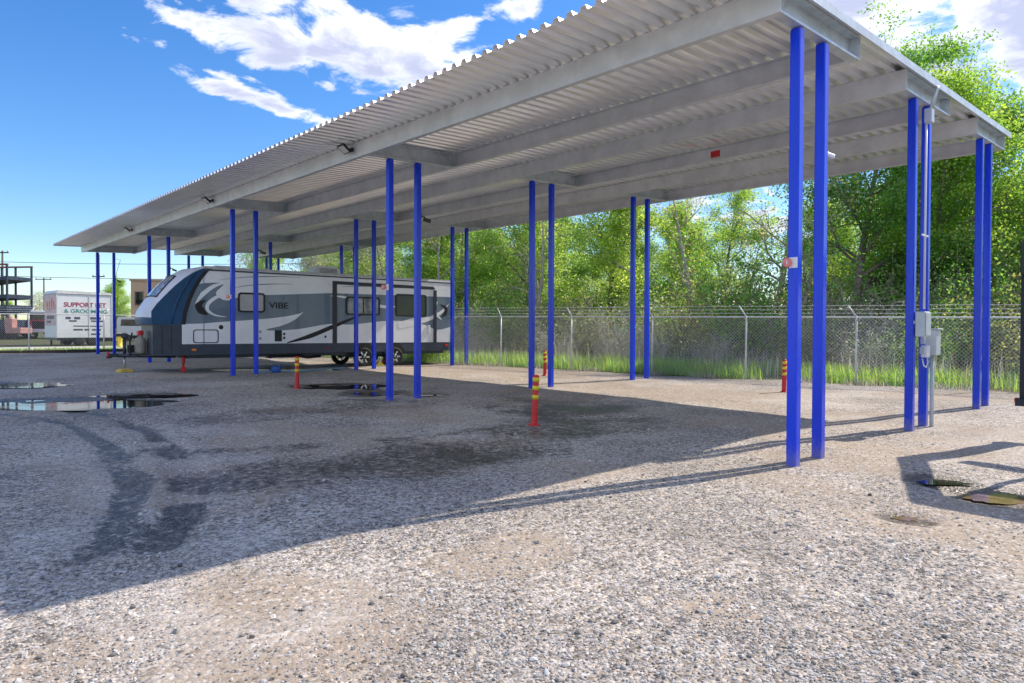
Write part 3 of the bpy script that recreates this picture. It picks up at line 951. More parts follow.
# ---- graphics on the near side, as thin vinyl
layer = [0.002]
def decal(name, poly, m, dep=None):
    layer[0] += 0.0006
    q = MB(); q.prism(poly, -layer[0], 0.0005); return q.build(name, m, TR)


def curve(pts, n=6):
    """Catmull-Rom through points"""
    out = []
    P_ = [pts[0]] + list(pts) + [pts[-1]]
    for i in range(1, len(P_) - 2):
        p0, p1, p2, p3 = [Vector(p) for p in P_[i - 1:i + 3]]
        for k in range(n):
            t_ = k / n
            out.append(tuple(0.5 * ((2 * p1) + (-p0 + p2) * t_ + (2 * p0 - 5 * p1 + 4 * p2 - p3) * t_ ** 2 + (-p0 + 3 * p1 - 3 * p2 + p3) * t_ ** 3)))
    out.append(tuple(pts[-1]))
    return out


def swoosh(name, spine, widths, m):
    sp = curve(spine, 6)
    n = len(sp)
    L_, R_ = [], []
    for i, p in enumerate(sp):
        d = (Vector(sp[min(i + 1, n - 1)]) - Vector(sp[max(i - 1, 0)])).normalized()
        nr = Vector((-d.y, d.x))
        t_ = i / (n - 1) * (len(widths) - 1); k = min(int(t_), len(widths) - 2)
        wd = widths[k] + (widths[k + 1] - widths[k]) * (t_ - k)
        L_.append(tuple(Vector(p) + nr * wd / 2)); R_.append(tuple(Vector(p) - nr * wd / 2))
    return decal(name, L_ + R_[::-1], m)


Zo = -.25
def sz(L_): return [(s, z + Zo) for s, z in L_]
band = curve(sz([(-10.47, 1.85), (-9.9, 1.87), (-9.28, 1.93), (-7.85, 2.05), (-6.93, 2.18), (-6.45, 2.31)]), 4) + \
    curve(sz([(-7.0, 1.9), (-7.78, 1.66), (-6.7, 1.69), (-5.43, 1.9), (-4.6, 1.88), (-2.9, 2.05), (-1.6, 1.95), (-.8, 1.70), (0, 1.88)]), 4) + \
    sz([(-.002, 3.07), (-2.0, 3.07), (-5.43, 3.05)]) + curve(sz([(-7.74, 2.90), (-8.5, 2.86), (-9.1, 2.66), (-9.45, 2.9), (-9.2, 3.24), (-9.94, 3.20), (-10.14, 3.0), (-10.34, 2.5)]), 4)
decal('grey_stripe', band, tg)
swoosh('white_swoosh', sz([(-9.15, 3.26), (-9.5, 3.14), (-9.85, 2.86), (-10.08, 2.52)]), [.02, .12, .15, .03], tw)
swoosh('white_swoosh', sz([(-7.2, 3.18), (-8.3, 3.02), (-9.2, 2.86), (-9.62, 2.62), (-9.72, 2.36), (-9.5, 2.17), (-9.1, 2.10)]), [.01, .05, .10, .12, .11, .06, .01], tw)
swoosh('dark_swoosh', sz([(-9.78, 2.66), (-9.98, 2.48), (-9.9, 2.3), (-9.7, 2.17)]), [.03, .22, .24, .03], tblk)
for sp in ([(-9.34, 3.36), (-8.4, 3.50), (-7.39, 3.57), (-6.5, 3.58)], [(-9.0, 3.08), (-8.3, 3.22), (-7.5, 3.30), (-6.8, 3.32)], [(-5.0, 3.30), (-4.2, 3.36), (-3.2, 3.36)], [(-3.0, 3.34), (-2.2, 3.38), (-1.3, 3.34)]):
    swoosh('thin_pinstripe', sz(sp), [.005, .035, .005], tg)
swoosh('white_swoosh', sz([(-7.9, 1.78), (-7.3, 1.9), (-6.8, 2.08), (-6.45, 2.32)]), [.22, .2, .12, .0], tw)
swoosh('dark_swoosh', sz([(-7.04, 1.20), (-6.2, 1.44), (-5.43, 1.75), (-4.5, 2.13), (-3.9, 2.36)]), [.03, .16, .15, .08, .005], tblk)
swoosh('white_swoosh', sz([(-5.45, 2.95), (-4.9, 2.92), (-4.2, 2.80), (-3.3, 2.6), (-2.6, 2.62)]), [.0, .08, .05, .12, .0], tw)
swoosh('white_swoosh', sz([(-2.6, 1.86), (-1.9, 2.02), (-1.2, 2.15), (-.6, 2.45), (-.25, 2.8)]), [.25, .30, .16, .12, .0], tw)
swoosh('dark_swoosh', sz([(-.68, 2.74), (-.42, 2.6), (-.45, 2.36), (-.64, 2.22)]), [.02, .16, .16, .02], tblk)
swoosh('white_swoosh', sz([(-.80, 2.86), (-.92, 2.6), (-.82, 2.3), (-.62, 2.12)]), [.02, .1, .1, .02], tw)
text_obj('lettering', 'VIBE', .31, tblk, TR, (-7.33, -.012, 2.53 + Zo), (R(90), 0, 0), .003, 1.16, .005)


def window(x0, x1, z0, z1, m, split):
    f_ = MB()
    outer, inner = rr(x0, x1, z0, z1, .11), rr(x0 + .06, x1 - .06, z0 + .06, z1 - .06, .06)
    n = len(outer)
    vs = [(p[0], -.028, p[1]) for p in outer] + [(p[0], -.028, p[1]) for p in inner] + [(p[0], 0.0, p[1]) for p in outer] + [(p[0], -.006, p[1]) for p in inner]
    fs = []
    for i in range(n):
        j = (i + 1) % n
        fs += [[i, j, n + j, n + i], [i, 2 * n + i, 2 * n + j, j], [n + i, n + j, 3 * n + j, 3 * n + i]]
    f_.add(vs, fs)
    for s_ in split:
        f_.box((s_, -.018, (z0 + z1) / 2), (.035, .012, z1 - z0 - .10))
    fo = f_.build('window', tblk, TR)
    g = MB(); g.prism(rr(x0 + .05, x1 - .05, z0 + .05, z1 - .05, .06), -.010, .0); g.build('pane', m, fo)


window(-8.73, -7.81, 2.27 + Zo, 2.96 + Zo, blind, [-8.20])
window(-4.82, -3.41, 2.24 + Zo, 2.95 + Zo, glass, [-4.42, -4.1])
window(-2.74, -1.33, 2.22 + Zo, 3.12 + Zo, dglass, [-1.86])
# slide-out outline
q = MB()
for x0, x1, z0, z1 in ((-5.33, -5.17, .93, 3.26), (-1.0, -.86, .93, 3.08)):
    q.prism([(x0, z0), (x1, z0), (x1, z1), (x0, z1)], -.03, .0)
q.prism([(-5.17, 3.14), (-1.0, 3.10), (-.93, 3.14), (-1.02, 3.22), (-5.17, 3.26)], -.03, 0)
q.build('slide_out_frame', mat('slide_trim', (.028, .032, .042), .45, 0, .15, 4), TR)
def ring_poly(name, x0, x1, z0, z1, wd, r, m):
    q = MB(); outer, inner = rr(x0, x1, z0, z1, r), rr(x0 + wd, x1 - wd, z0 + wd, z1 - wd, r - wd * .6)
    n = len(outer)
    vs = [(p[0], -.010, p[1]) for p in outer + inner] + [(p[0], 0.0, p[1]) for p in outer + inner]
    q.add(vs, [f for i in range(n) for f in ([i, (i + 1) % n, n + (i + 1) % n, n + i], [i, 2 * n + i, 2 * n + (i + 1) % n, (i + 1) % n], [n + i, n + (i + 1) % n, 3 * n + (i + 1) % n, 3 * n + i])])
    return q.build(name, m, TR)
ring_poly('baggage_door', -10.16, -9.36, 1.21 + Zo, 1.67 + Zo, .03, .09, tblk)
q = MB(); q.lathe([(0, -.012), (.065, -.012), (.075, 0)], (-9.28, 0, 1.75 + Zo), 'y', 16); q.build('filler_cap', tblk, TR)
q = MB(); q.box((-7.35, -.008, 1.455 + Zo), (.25, .02, .40), bev=.006); q.build('vent_cover', tblk, TR)
for x, z in ((-7.14, 1.52), (-7.14, 1.38), (-7.98, 1.6), (-7.98, 1.36), (-5.61, 1.42)):
    q = MB(); q.box((x, -.006, z + Zo), (.07, .016, .085), bev=.004); q.build('outlet_cover', tblk if x > -7.5 else tan, TR)
q = MB(); q.box((-10.13, -.004, .99 + Zo), (.14, .03, .07), bev=.006); q.build('marker_light', amber, TR)
q = MB(); q.box((-.39, -.004, 1.06 + Zo), (.17, .03, .08), bev=.006); q.build('marker_light', redlens, TR)
q = MB(); q.box((-5.55, -.004, 1.0 + Zo), (.10, .03, .05), bev=.006); q.build('marker_light', redlens, TR)
for x, y, nm in ((-5.2, 1.2, 'air_conditioner'),):
    q = MB(); q.prism([(x - .55, 3.56), (x + .52, 3.56), (x + .50, 3.70), (x + .34, 3.88), (x - .30, 3.90), (x - .48, 3.82)], y - .38, y + .38)
    o = q.build(nm, white, TR)
    q = MB()
    for k in range(4):
        q.box((x + .02, y - .383, 3.64 + k * .045), (.7, .008, .018))
    q.build('grille', tblk, o)
for x, y, w1 in ((-9.0, 1.0, .62), (-7.5, 1.25, .36), (-3.0, 1.2, .4)):
    q = MB(); q.box((x, y, 3.60), (w1, .5, .13), bev=.03); q.build('roof_vent', white, TR)
q = MB()
for k in range(2):
    q.box((-.02, -.01, 1.2 + .9 * k), (.05, .03, .5), bev=.006)
q.build('corner_trim', tdk, TR)
q = MB(); q.box((-1.22, -.012, 1.45), (.10, .05, .36), bev=.01); q.build('porch_lamp', white, TR)


def wheel(x, y, side):
    o = MB(); o.lathe([(.0, -.11), (.10, -.11), (.11, .11), (0, .11)], (0, 0, 0), 'y', 16)
    hub = o.build('wheel', steel, TR)
    hub.location = (x, y, .375)
    t_ = MB(); prof = [(.24, -.10), (.30, -.112), (.345, -.105), (.368, -.085), (.375, -.05), (.375, .05), (.368, .085), (.345, .105), (.30, .112), (.24, .10)]
    t_.lathe(prof, (0, 0, 0), 'y', 36)
    for k in range(36):
        a_ = 2 * math.pi * k / 36
        t_.box((.374 * math.cos(a_), 0, .374 * math.sin(a_)), (.012, .15, .03), M=Matrix.Rotation(-a_, 3, 'Y'))
    t_.build('tyre', rubber, hub)
    r_ = MB(); s_ = -1 if side < 0 else 1
    r_.lathe([(.243, .10 * s_), (.235, .085 * s_), (.225, .02 * s_), (.21, -.05 * s_)], (0, 0, 0), 'y', 30)
    for k in range(6):
        a_ = 2 * math.pi * k / 6
        r_.box((.14 * math.cos(a_), .085 * s_, .14 * math.sin(a_)), (.21, .025, .06), M=Matrix.Rotation(-a_, 3, 'Y'), bev=.006)
    r_.lathe([(0, .112 * s_), (.05, .108 * s_), (.07, .08 * s_), (.06, .05 * s_)], (0, 0, 0), 'y', 16)
    r_.build('rim', alloy, hub)
    return hub


for x in (-4.07, -2.76):
    wheel(x, .095, -1); wheel(x, TWD - .095, 1)
q = MB()
for x in (-4.07, -2.76):
    q.tube([(x, .25, .375), (x, TWD - .25, .375)], .05)
    for y in (.42, TWD - .42):
        q.box((x, y, .43), (.9, .06, .05))
q.build('axle', steel, TR)
q = MB()
for x in (-4.07, -2.76):     # wheel openings in the skirt
    n = 12
    pts = [(x + .44 * math.cos(math.pi * k / n), .50 + .44 * math.sin(math.pi * k / n)) for k in range(n + 1)]
    q.prism(pts, .006, .011)
q.build('wheel_arch', tblk, TR)
for x, y in ((-10.41, .3), (-2.2, TWD - .3)):
    q = MB(); q.box((x, y, .32), (.07, .07, .34), bev=.008); q.box((x, y, .08), (.15, .15, .16), bev=.01)
    q.tube([(x, y, .2), (x + .05, y, .56)], .04); q.build('stabiliser_jack', red, TR)
q = MB(); q.tube([(-6.6, .3, .48), (-6.2, .25, .40), (-5.7, .25, .44)], .05); q.box((-7.0, .5, .46), (1.2, .3, .12)); q.build('drain_pipe', tblk, TR)
# tongue
q = MB()
for y in (.55, TWD - .55):
    q.tube([(-10.6, y, .52), (-12.2, TWD / 2 + (y - TWD / 2) * .08, .55)], .065, 6)
q.box((-11.75, TWD / 2, .55), (.10, .9, .10)); q.build('tongue', steel, TR)
q = MB(); q.box((-12.32, TWD / 2, .56), (.34, .12, .12), bev=.02); q.lathe([(0, -.09), (.08, -.08), (.085, 0), (.05, .05), (0, .05)], (-12.46, TWD / 2, .55), 'z', 14); q.build('coupler', steel, TR)
q = MB(); q.box((-12.50, TWD / 2 - .07, .60), (.06, .05, .16), bev=.01); q.build('coupler_latch', redlens, TR)
q = MB(); q.tube([(-12.02, TWD / 2, .12), (-12.02, TWD / 2, .55)], .032, 10, 1); q.tube([(-12.02, TWD / 2, .5), (-12.02, TWD / 2, 1.12)], .052, 10)
q.box((-12.02, TWD / 2, 1.20), (.18, .17, .18), bev=.03); q.box((-12.18, TWD / 2, 1.22), (.22, .14, .10), bev=.02); q.build('tongue_jack', [tdk, alloy], TR)
q = MB()
for y in (TWD / 2 - .19, TWD / 2 + .19):
    q.lathe([(0, .60), (.13, .60), (.15, .66), (.15, 1.02), (.12, 1.12), (.05, 1.15), (.05, 1.22), (0, 1.22)], (-11.56, y, 0), 'z', 18)
q.build('gas_bottle', tan, TR)
q = MB(); q.box((-11.56, TWD / 2, 1.29), (.16, .42, .18), bev=.03); q.build('regulator_cover', red, TR)
q = MB(); q.box((-11.78, TWD / 2 + .35, .76), (.24, .36, .26), bev=.02); q.tube([(-11.82, 1.0, 1.3), (-11.9, .9, 1.0), (-11.88, .92, .66), (-11.9, 1.0, .58)], .028, 6); q.build('battery_box', tblk, TR)

# yellow block under the tongue jack, hose and cap by the front post pair
M_ = TR.matrix_basis
p = M_ @ Vector((-12.02, TWD / 2, 0))
mb = MB(); mb.box((0, 0, .06), (.40, .34, .12), bev=.012); mb.box((0, 0, .125), (.30, .26, .02), bev=.006)
o = mb.build('jack_block', mat('yellow_block', (.72, .50, .10), .6, 0, .15, 6)); o.location = (p.x, p.y, gz(p.x, p.y) - .02); o.rotation_euler = (0, 0, .2)
tag(o, 'yellow block under the tongue jack of the trailer', 'block')
bluep = mat('blue_hose_plastic', (.02, .10, .42), .4, 0, .15, 8)
mb = MB()
hp = [(9.1, 22.3), (9.5, 22.0), (10.0, 22.1), (10.6, 21.8), (11.4, 22.0), (12.0, 22.3), (12.6, 22.2)]
hp = [(x, y, gz(x, y) + .04) for x, y in curve(hp, 5)]
mb.tube(hp, .028, 8)
o = mb.build('hose', mat('pale_blue_hose', (.20, .33, .45), .5, 0, .15, 6)); tag(o, 'pale blue water hose lying on gravel beneath the trailer', 'hose')
mb = MB(); mb.tube(hp[:6], .031, 8)
mb = MB(); mb.lathe([(0, 0), (.13, 0), (.14, .05), (.14, .20), (.10, .24), (0, .24)], (0, 0, 0), 'z', 20); mb.lathe([(.14, .10), (.16, .10), (.16, .13), (.14, .13)], (0, 0, 0), 'z', 20); mb.tube([(.13, 0, .2), (.2, 0, .3), (0, 0, .38), (-.2, 0, .3), (-.13, 0, .2)], .008, 6)
o = mb.build('bucket', bluep); o.location = (9.75, 21.9, gz(9.75, 21.9)); tag(o, 'small blue bucket on the gravel by the trailer hose', 'bucket')
mb = MB(); mb.prism([(-.20, 0), (.20, 0), (.20, .05), (-.02, .20)], -.1, .1); o = mb.build('wheel_chock', yellow)
p = M_ @ Vector((-3.35, .2, 0)); o.location = (p.x, p.y, gz(p.x, p.y)); o.rotation_euler = (0, 0, -.12); tag(o, 'yellow chock on the ground between the trailer wheels', 'wheel chock')

# ------------------------------------------------------------------ fences
fg = mat('fence_galvanised', (0.66, 0.68, 0.69), 0.45, 0.2, 0.1, 5)


def chain_fence(p0, p1, hgt, posts, label, barb=True, pitch_=0.105, wire=0.0036, arm=(0.25, 0.35), outside=1):
    f_ = empty('chain_link_fence', (p0[0], p0[1], 0), 0, label, 'fence')
    d = Vector((p1[0] - p0[0], p1[1] - p0[1])); Ln = d.length; d.normalize()
    nr = Vector((d.y, -d.x)) * outside
    def at_(s_, z, off=0.0):
        x, y = p0[0] + d.x * s_ + nr.x * off, p0[1] + d.y * s_ + nr.y * off
        return (x - p0[0], y - p0[1], gz(x, y) + z)
    # diamond mesh: straight three-sided wires both ways
    vs, fs = [], []
    h_ = hgt - 0.03
    for sg in (1, -1):
        s0 = -h_ if sg > 0 else 0
        k = 0
        while True:
            sa = s0 + k * pitch_ * 1.0
            k += 1
            if sa > (Ln if sg > 0 else Ln + h_):
                break
            # wire runs from (sa, 0) to (sa + sg*h, h)
            a0_, z0_, a1_, z1_ = sa, .03, sa + sg * h_, hgt
            lo, hi = 0.0, Ln
            t0, t1 = 0.0, 1.0
            for bnd in (lo, hi):
                tt = (bnd - a0_) / (a1_ - a0_)
                if (bnd == lo) == (sg > 0): t0 = max(t0, tt)
                else: t1 = min(t1, tt)
            if t1 - t0 < .01: continue
            q0 = (a0_ + (a1_ - a0_) * t0, z0_ + (z1_ - z0_) * t0); q1 = (a0_ + (a1_ - a0_) * t1, z0_ + (z1_ - z0_) * t1)
            b = len(vs)
            for (s_, z_) in (q0, q1):
                for off, ds, dz in ((-wire + sg * wire, 0, wire), (-wire + sg * wire, 0, -wire), (wire + sg * wire, 0, 0)):
                    vs.append(at_(s_ + ds, z_ + dz, off))
            fs += [(b, b + 1, b + 4, b + 3), (b + 1, b + 2, b + 5, b + 4), (b + 2, b, b + 3, b + 5)]
    np_mesh('wire_mesh', np.array(vs), np.array(fs), fg, f_)
    for s_ in posts:
        mb = MB()
        mb.tube([at_(s_, -.1, .05), at_(s_, hgt + .03, .05)], .032, 8)
        if barb:
            mb.tube([at_(s_, hgt + .02, .05), at_(s_ + arm[0], hgt + arm[1], .05 + .1)], .022, 6)
        mb.build('post', fg, f_)
    mb = MB()
    nseg = max(2, int(Ln / 4))
    mb.tube([at_(Ln * i / nseg, hgt, .05) for i in range(nseg + 1)], .024, 8); mb.build('top_rail', fg, f_)
    if barb:
        mb = MB()
        for q in (.35, .68, 1.0):
            path = []
            n_ = int(Ln / 1.5)
            for i in range(n_ + 1):
                path.append(at_(Ln * i / n_ + arm[0] * q, hgt + arm[1] * q - .012 * (i % 2), .05 + .1 * q))
            mb.tube(path, .0055, 4)
            for i in range(int(Ln / .14)):
                pp = Vector(at_(i * .14 + arm[0] * q, hgt + arm[1] * q, .05 + .1 * q))
                mb.box(tuple(pp), (.006, .006, .05)); mb.box(tuple(pp), (.04, .006, .008))
        mb.build('barbed_wire', fg, f_)
    return f_


fd = Vector((FENCE[1][0] - FENCE[0][0], FENCE[1][1] - FENCE[0][1])).normalized()
# run continues to the right, past the frame
fp0 = (FENCE[0][0] - fd.x * 8, FENCE[0][1] - fd.y * 8)
flen = (Vector(FENCE[1]) - Vector(fp0)).length
posts = [3.18 * k + 2.1 for k in range(int(flen / 3.18) + 1) if 3.18 * k + 2.1 < flen]
chain_fence(fp0, FENCE[1], 2.0, posts, 'long galvanised chain link fence with barbed wire in front of the woods')
lf1 = (-14.0, 44.5)
ll = (Vector(FENCE[1]) - Vector(lf1)).length
chain_fence(lf1, FENCE[1], 2.0, [3.3 * k for k in range(int(ll / 3.3) + 1)], 'chain link fence at the far left in front of the road', True, 0.1, 0.003, outside=-1)
mb = MB()
for i in range(14):
    x0 = lf1[0] + (FENCE[1][0] - lf1[0]) * (i + .5) / 14; y0 = lf1[1] + (FENCE[1][1] - lf1[1]) * (i + .5) / 14 - .25
    mb.box((x0, y0, gz(x0, y0) + .06), (ll / 14 * .99, .22, .22), math.atan2(FENCE[1][1] - lf1[1], FENCE[1][0] - lf1[0]), bev=.03)
o = mb.build('kerb_beam', mat('dark_sleeper', (.045, .04, .035), .85, 0, .3, 4, bump=.4)); tag(o, 'dark low kerb timber running along the foot of the left fence', 'kerb')

# ------------------------------------------------------------------ vegetation
def tube_np(p0, p1, r0, r1, seg=6):
    d = p1 - p0
    d = d / (np.linalg.norm(d) + 1e-9)
    ref = np.array([0, 0, 1.0]) if abs(d[2]) < .9 else np.array([1.0, 0, 0])
    x = np.cross(d, ref); x /= np.linalg.norm(x); y = np.cross(d, x)
    a = np.arange(seg) * 2 * np.pi / seg
    c = np.cos(a)[:, None] * x + np.sin(a)[:, None] * y
    v = np.concatenate([p0 + c * r0, p1 + c * r1])
    i = np.arange(seg); j = (i + 1) % seg
    return v, np.stack([i, j, j + seg, i + seg], 1)


bark = mat('bark', (0.20, 0.17, 0.14), 0.9, 0, 0.35, 5, bump=.5, bscale=20)
palebark = mat('pale_bark', (0.38, 0.35, 0.31), 0.9, 0, 0.3, 5, bump=.4, bscale=20)
LM = {'bright': leaf_mat('leaf_bright', (.18, .32, .03), (.54, .80, .10)), 'deep': leaf_mat('leaf_deep', (.10, .24, .03), (.32, .62, .07)),
      'yellow': leaf_mat('leaf_yellow', (.22, .35, .045), (.62, .84, .14)), 'pale': leaf_mat('leaf_pale', (.34, .35, .28), (.5, .52, .38)), 'olive': leaf_mat('leaf_olive', (.22, .24, .09), (.52, .56, .14))}


def make_tree(seed, H_, crown0, spread, nleaf, lsize, lm, lean=0.1, limbs=9, bk=bark, clump=.75, twig=1.0, name='tree'):
    rs = np.random.RandomState(seed)
    root = empty(name, (0, 0, 0))
    VV, FFs, nb = [], [], 0
    tips = []
    def seg(p0, p1, r0, r1, sg=6):
        nonlocal nb
        v, f = tube_np(p0, p1, r0, r1, sg); VV.append(v); FFs.append(f + nb); nb += len(v)
    def branch(p, d, ln, r, depth):
        n = 4 if depth < 2 else 3
        for i in range(n):
            q = p + d * ln / n
            r1 = r * (1 - .62 * (i + 1) / n) if depth < 3 else r * (1 - .8 * (i + 1) / n)
            r0 = r * (1 - .62 * i / n) if depth < 3 else r * (1 - .8 * i / n)
            seg(p, q, r0, r1, 6 if depth < 2 else 4)
            if depth >= 2: tips.append((q, ln))
            p = q
            d = d + rs.randn(3) * .20 + np.array([0, 0, .07]); d /= np.linalg.norm(d)
            if depth < 3 and i >= 0:
                for _ in range(2 if depth < 2 else 1):
                    if rs.rand() < .82:
                        dd = d + rs.randn(3) * .65; dd[2] += .1; dd /= np.linalg.norm(dd)
                        branch(p, dd, ln * (.42 + .25 * rs.rand()), r1 * .62, depth + 1)
        tips.append((p, ln))
    # trunk
    p = np.array([0, 0, -.15]); d = np.array([rs.randn() * lean, rs.randn() * lean, 1.0]); d /= np.linalg.norm(d)
    R0 = H_ * .014 + .05
    nt = 9
    for i in range(nt):
        q = p + d * H_ * .88 / nt
        r0, r1 = R0 * (1 - .86 * i / nt), R0 * (1 - .86 * (i + 1) / nt)
        if i == 0: r0 *= 1.35
        seg(p, q, r0, r1, 8)
        z = q[2] / H_
        if z > crown0:
            for _ in range(max(1, int(limbs * (1.0 / nt) * 1.6))):
                az = rs.rand() * 6.28
                up_ = .25 + .6 * z + .3 * rs.rand()
                dd = np.array([math.cos(az), math.sin(az), up_]); dd /= np.linalg.norm(dd)
                ln = spread * (.55 + .6 * rs.rand()) * (1.15 - .75 * max(0, (z - crown0) / (1.05 - crown0)))
                branch(p + (q - p) * rs.rand(), dd, ln, r1 * .55, 1)
        p = q
        d = d + rs.randn(3) * .07; d[2] = abs(d[2]) + .25; d /= np.linalg.norm(d)
    branch(p, d, H_ * .16, R0 * .16, 2)
    np_mesh('trunk', np.concatenate(VV), np.concatenate(FFs), bk, root, smooth=True)
    # leaves
    T = np.array([t_[0] for t_ in tips]); ntip = len(T)
    w_ = rs.rand(ntip) ** 3.5 + .02
    idx = rs.choice(ntip, nleaf, p=w_ / w_.sum())
    cl = rs.randn(ntip) * .24
    C = T[idx] + rs.randn(nleaf, 3) * np.array([clump, clump, clump * .6]) * .55
    nrm = rs.randn(nleaf, 3); nrm[:, 2] = np.abs(nrm[:, 2]) + .25
    nrm /= np.linalg.norm(nrm, axis=1)[:, None]
    tx = np.cross(nrm, rs.randn(nleaf, 3)); tx /= np.linalg.norm(tx, axis=1)[:, None] + 1e-9
    ty = np.cross(nrm, tx)
    s_ = lsize * (.6 + .8 * rs.rand(nleaf))[:, None]
    V = np.stack([C - tx * s_ * .5, C - ty * s_ * .28 + nrm * s_ * .06, C + tx * s_ * .5, C + ty * s_ * .28 + nrm * s_ * .06], 1)
    Fq = np.arange(nleaf * 4).reshape(-1, 4)
    hue = rs.rand(nleaf) * .35 - .17 + cl[idx]
    val = np.clip(1 + rs.randn(nleaf) * .22 + cl[idx] * .9, .45, 1.7)
    tn = np.stack([val * (1 + hue * .45), val, val * (1 - hue * .3)], 1)
    np_mesh('crown', V.reshape(-1, 3), Fq, LM[lm], root, tint=np.repeat(np.clip(tn, .1, 2), 4, 0))
    return root


PRO = {
    'bright': make_tree(1, 14.5, .22, 3.6, 36000, .155, 'bright', limbs=19, name='leafy_tree'),
    'bright2': make_tree(2, 12.5, .18, 3.3, 27000, .15, 'yellow', limbs=13, name='leafy_tree'),
    'deep': make_tree(3, 16.5, .20, 4.2, 46000, .16, 'deep', limbs=20, name='leafy_tree'),
    'deep2': make_tree(8, 15.5, .30, 4.0, 30000, .155, 'bright', lean=.16, limbs=13, name='leafy_tree'),
    'slender': make_tree(4, 14.0, .42, 2.6, 14000, .15, 'yellow', lean=.12, limbs=9, bk=palebark, name='slender_tree'),
    'bare': make_tree(5, 11.5, .25, 3.6, 1500, .16, 'olive', lean=.2, limbs=10, bk=palebark, clump=1.0, name='bare_tree'),
    'blossom': make_tree(6, 9.0, .2, 2.8, 6500, .13, 'pale', lean=.15, limbs=12, bk=palebark, name='blossom_tree'),
}
USED = set()


def plant(kind, a, l, s_, rz, label, group, cat='tree', zoff=0.0):
    if kind in USED:
        o = copy_tree(PRO[kind])
    else:
        o = PRO[kind]; USED.add(kind)
    o.location = (a, l, gz(a, l) + zoff)
    o.rotation_euler = (0, 0, rz)
    o.scale = (s_, s_, s_ * random.uniform(.94, 1.06))
    tag(o, label, cat, group)
    return o


random.seed(4)
def behind(l, off):
    """a point off metres behind the back fence, at distance l along"""
    return back_fence_a(l) + off * .973, l + off * .232


FRONT = [
    (0.3, 17.0, 'bright', .86, 'tall bright green tree cut off by the right edge of the photo'),
    (3.1, 19.0, 'deep', .95, 'tall dark green tree at the right edge, beside the rear right post pair'),
    (6.0, 15.0, 'bright', .92, 'broad bright green tree between the middle and rear right post pairs'),
    (9.4, 13.5, 'deep', .86, 'dense deep green tree left of the middle right post pair'),
    (13.6, 17.0, 'bare', 1.12, 'pale bare-limbed tree with open sky behind, just left of the nearest posts'),
    (16.4, 14.0, 'bare', .95, 'bare-limbed tree below the red tag on the roof purlin'),
    (19.6, 12.5, 'slender', .86, 'slim pale-trunked tree directly behind the farthest centre post pair'),
    (22.2, 15.0, 'bright2', .92, 'yellow-green tree just left of the farthest centre post pair'),
    (25.2, 12.0, 'slender', .9, 'slender pale-trunked tree behind the post pair by the nearest striped marker post'),
    (23.6, 8.5, 'bare', .82, 'brown bare-limbed tree close behind the fence, behind the post pair by the nearest marker post'),
    (29.6, 9.0, 'bare', .78, 'brown bare-limbed tree close behind the fence at the rear end of the trailer'),
    (36.4, 8.5, 'bare', .75, 'brown bare-limbed tree seen above the middle window of the trailer'),
    (11.2, 9.5, 'bare', .80, 'brown bare-limbed tree close behind the fence, partly hidden by the nearest posts'),
    (28.0, 15.0, 'bright2', .98, 'yellow-green rounded tree left of the post pair by the nearest striped marker post'),
    (31.5, 13.0, 'bright', .80, 'bright green tree behind the post pair at the rear end of the trailer'),
    (35.0, 12.0, 'slender', .82, 'thin yellow-leaved tree above the dark rear window of the trailer'),
    (38.0, 13.0, 'blossom', 1.05, 'whitish blossoming tree above the gap between the two rear trailer windows'),
    (41.5, 12.0, 'bright2', .74, 'yellow-green tree directly right of the air conditioner on the trailer roof'),
    (45.5, 14.0, 'blossom', 1.0, 'pale blossoming tree directly left of the air conditioner on the trailer roof'),
    (50.0, 13.0, 'bright2', .70, 'yellow-green tree above the lettering on the trailer side'),
    (56.0, 15.0, 'blossom', .95, 'pale blossoming tree above the front window of the trailer'),
]
for (l, off, k, s_, lab) in FRONT:
    a_, l_ = behind(l, off)
    plant(k, a_, l_, s_, random.uniform(0, 6.28), lab, 'trees along the back fence')
kinds = ['deep2', 'bright', 'bright2', 'slender', 'deep', 'bright', 'bare']
k = 0
for off, l0_, l1_, st in ((23, -9, 62, 3.6), (30, -12, 66, 4.0), (39, -14, 70, 4.4)):
    l = l0_
    while l < l1_:
        kk = kinds[k % 7]
        a_, l_ = behind(l + random.uniform(-1, 1), off + random.uniform(-3, 3))
        gap = 12.5 < l < 19.5
        if gap: kk = 'bare' if k % 2 else 'slender'
        sc_ = random.uniform(.72, .9) * (1.0 if l < 12 else .88)
        plant(kk, a_, l_, sc_, random.uniform(0, 6.28),
              {'bare': 'bare limbed tree deep in the wood behind the front trees', 'slender': 'slender thin-leaved tree deep in the wood behind the front trees'}.get(kk, 'leafy green tree deep in the wood behind the front trees'),
              {'bare': 'bare trees deep in the wood', 'slender': 'slender trees deep in the wood'}.get(kk, 'leafy trees deep in the wood'))
        l += st; k += 1


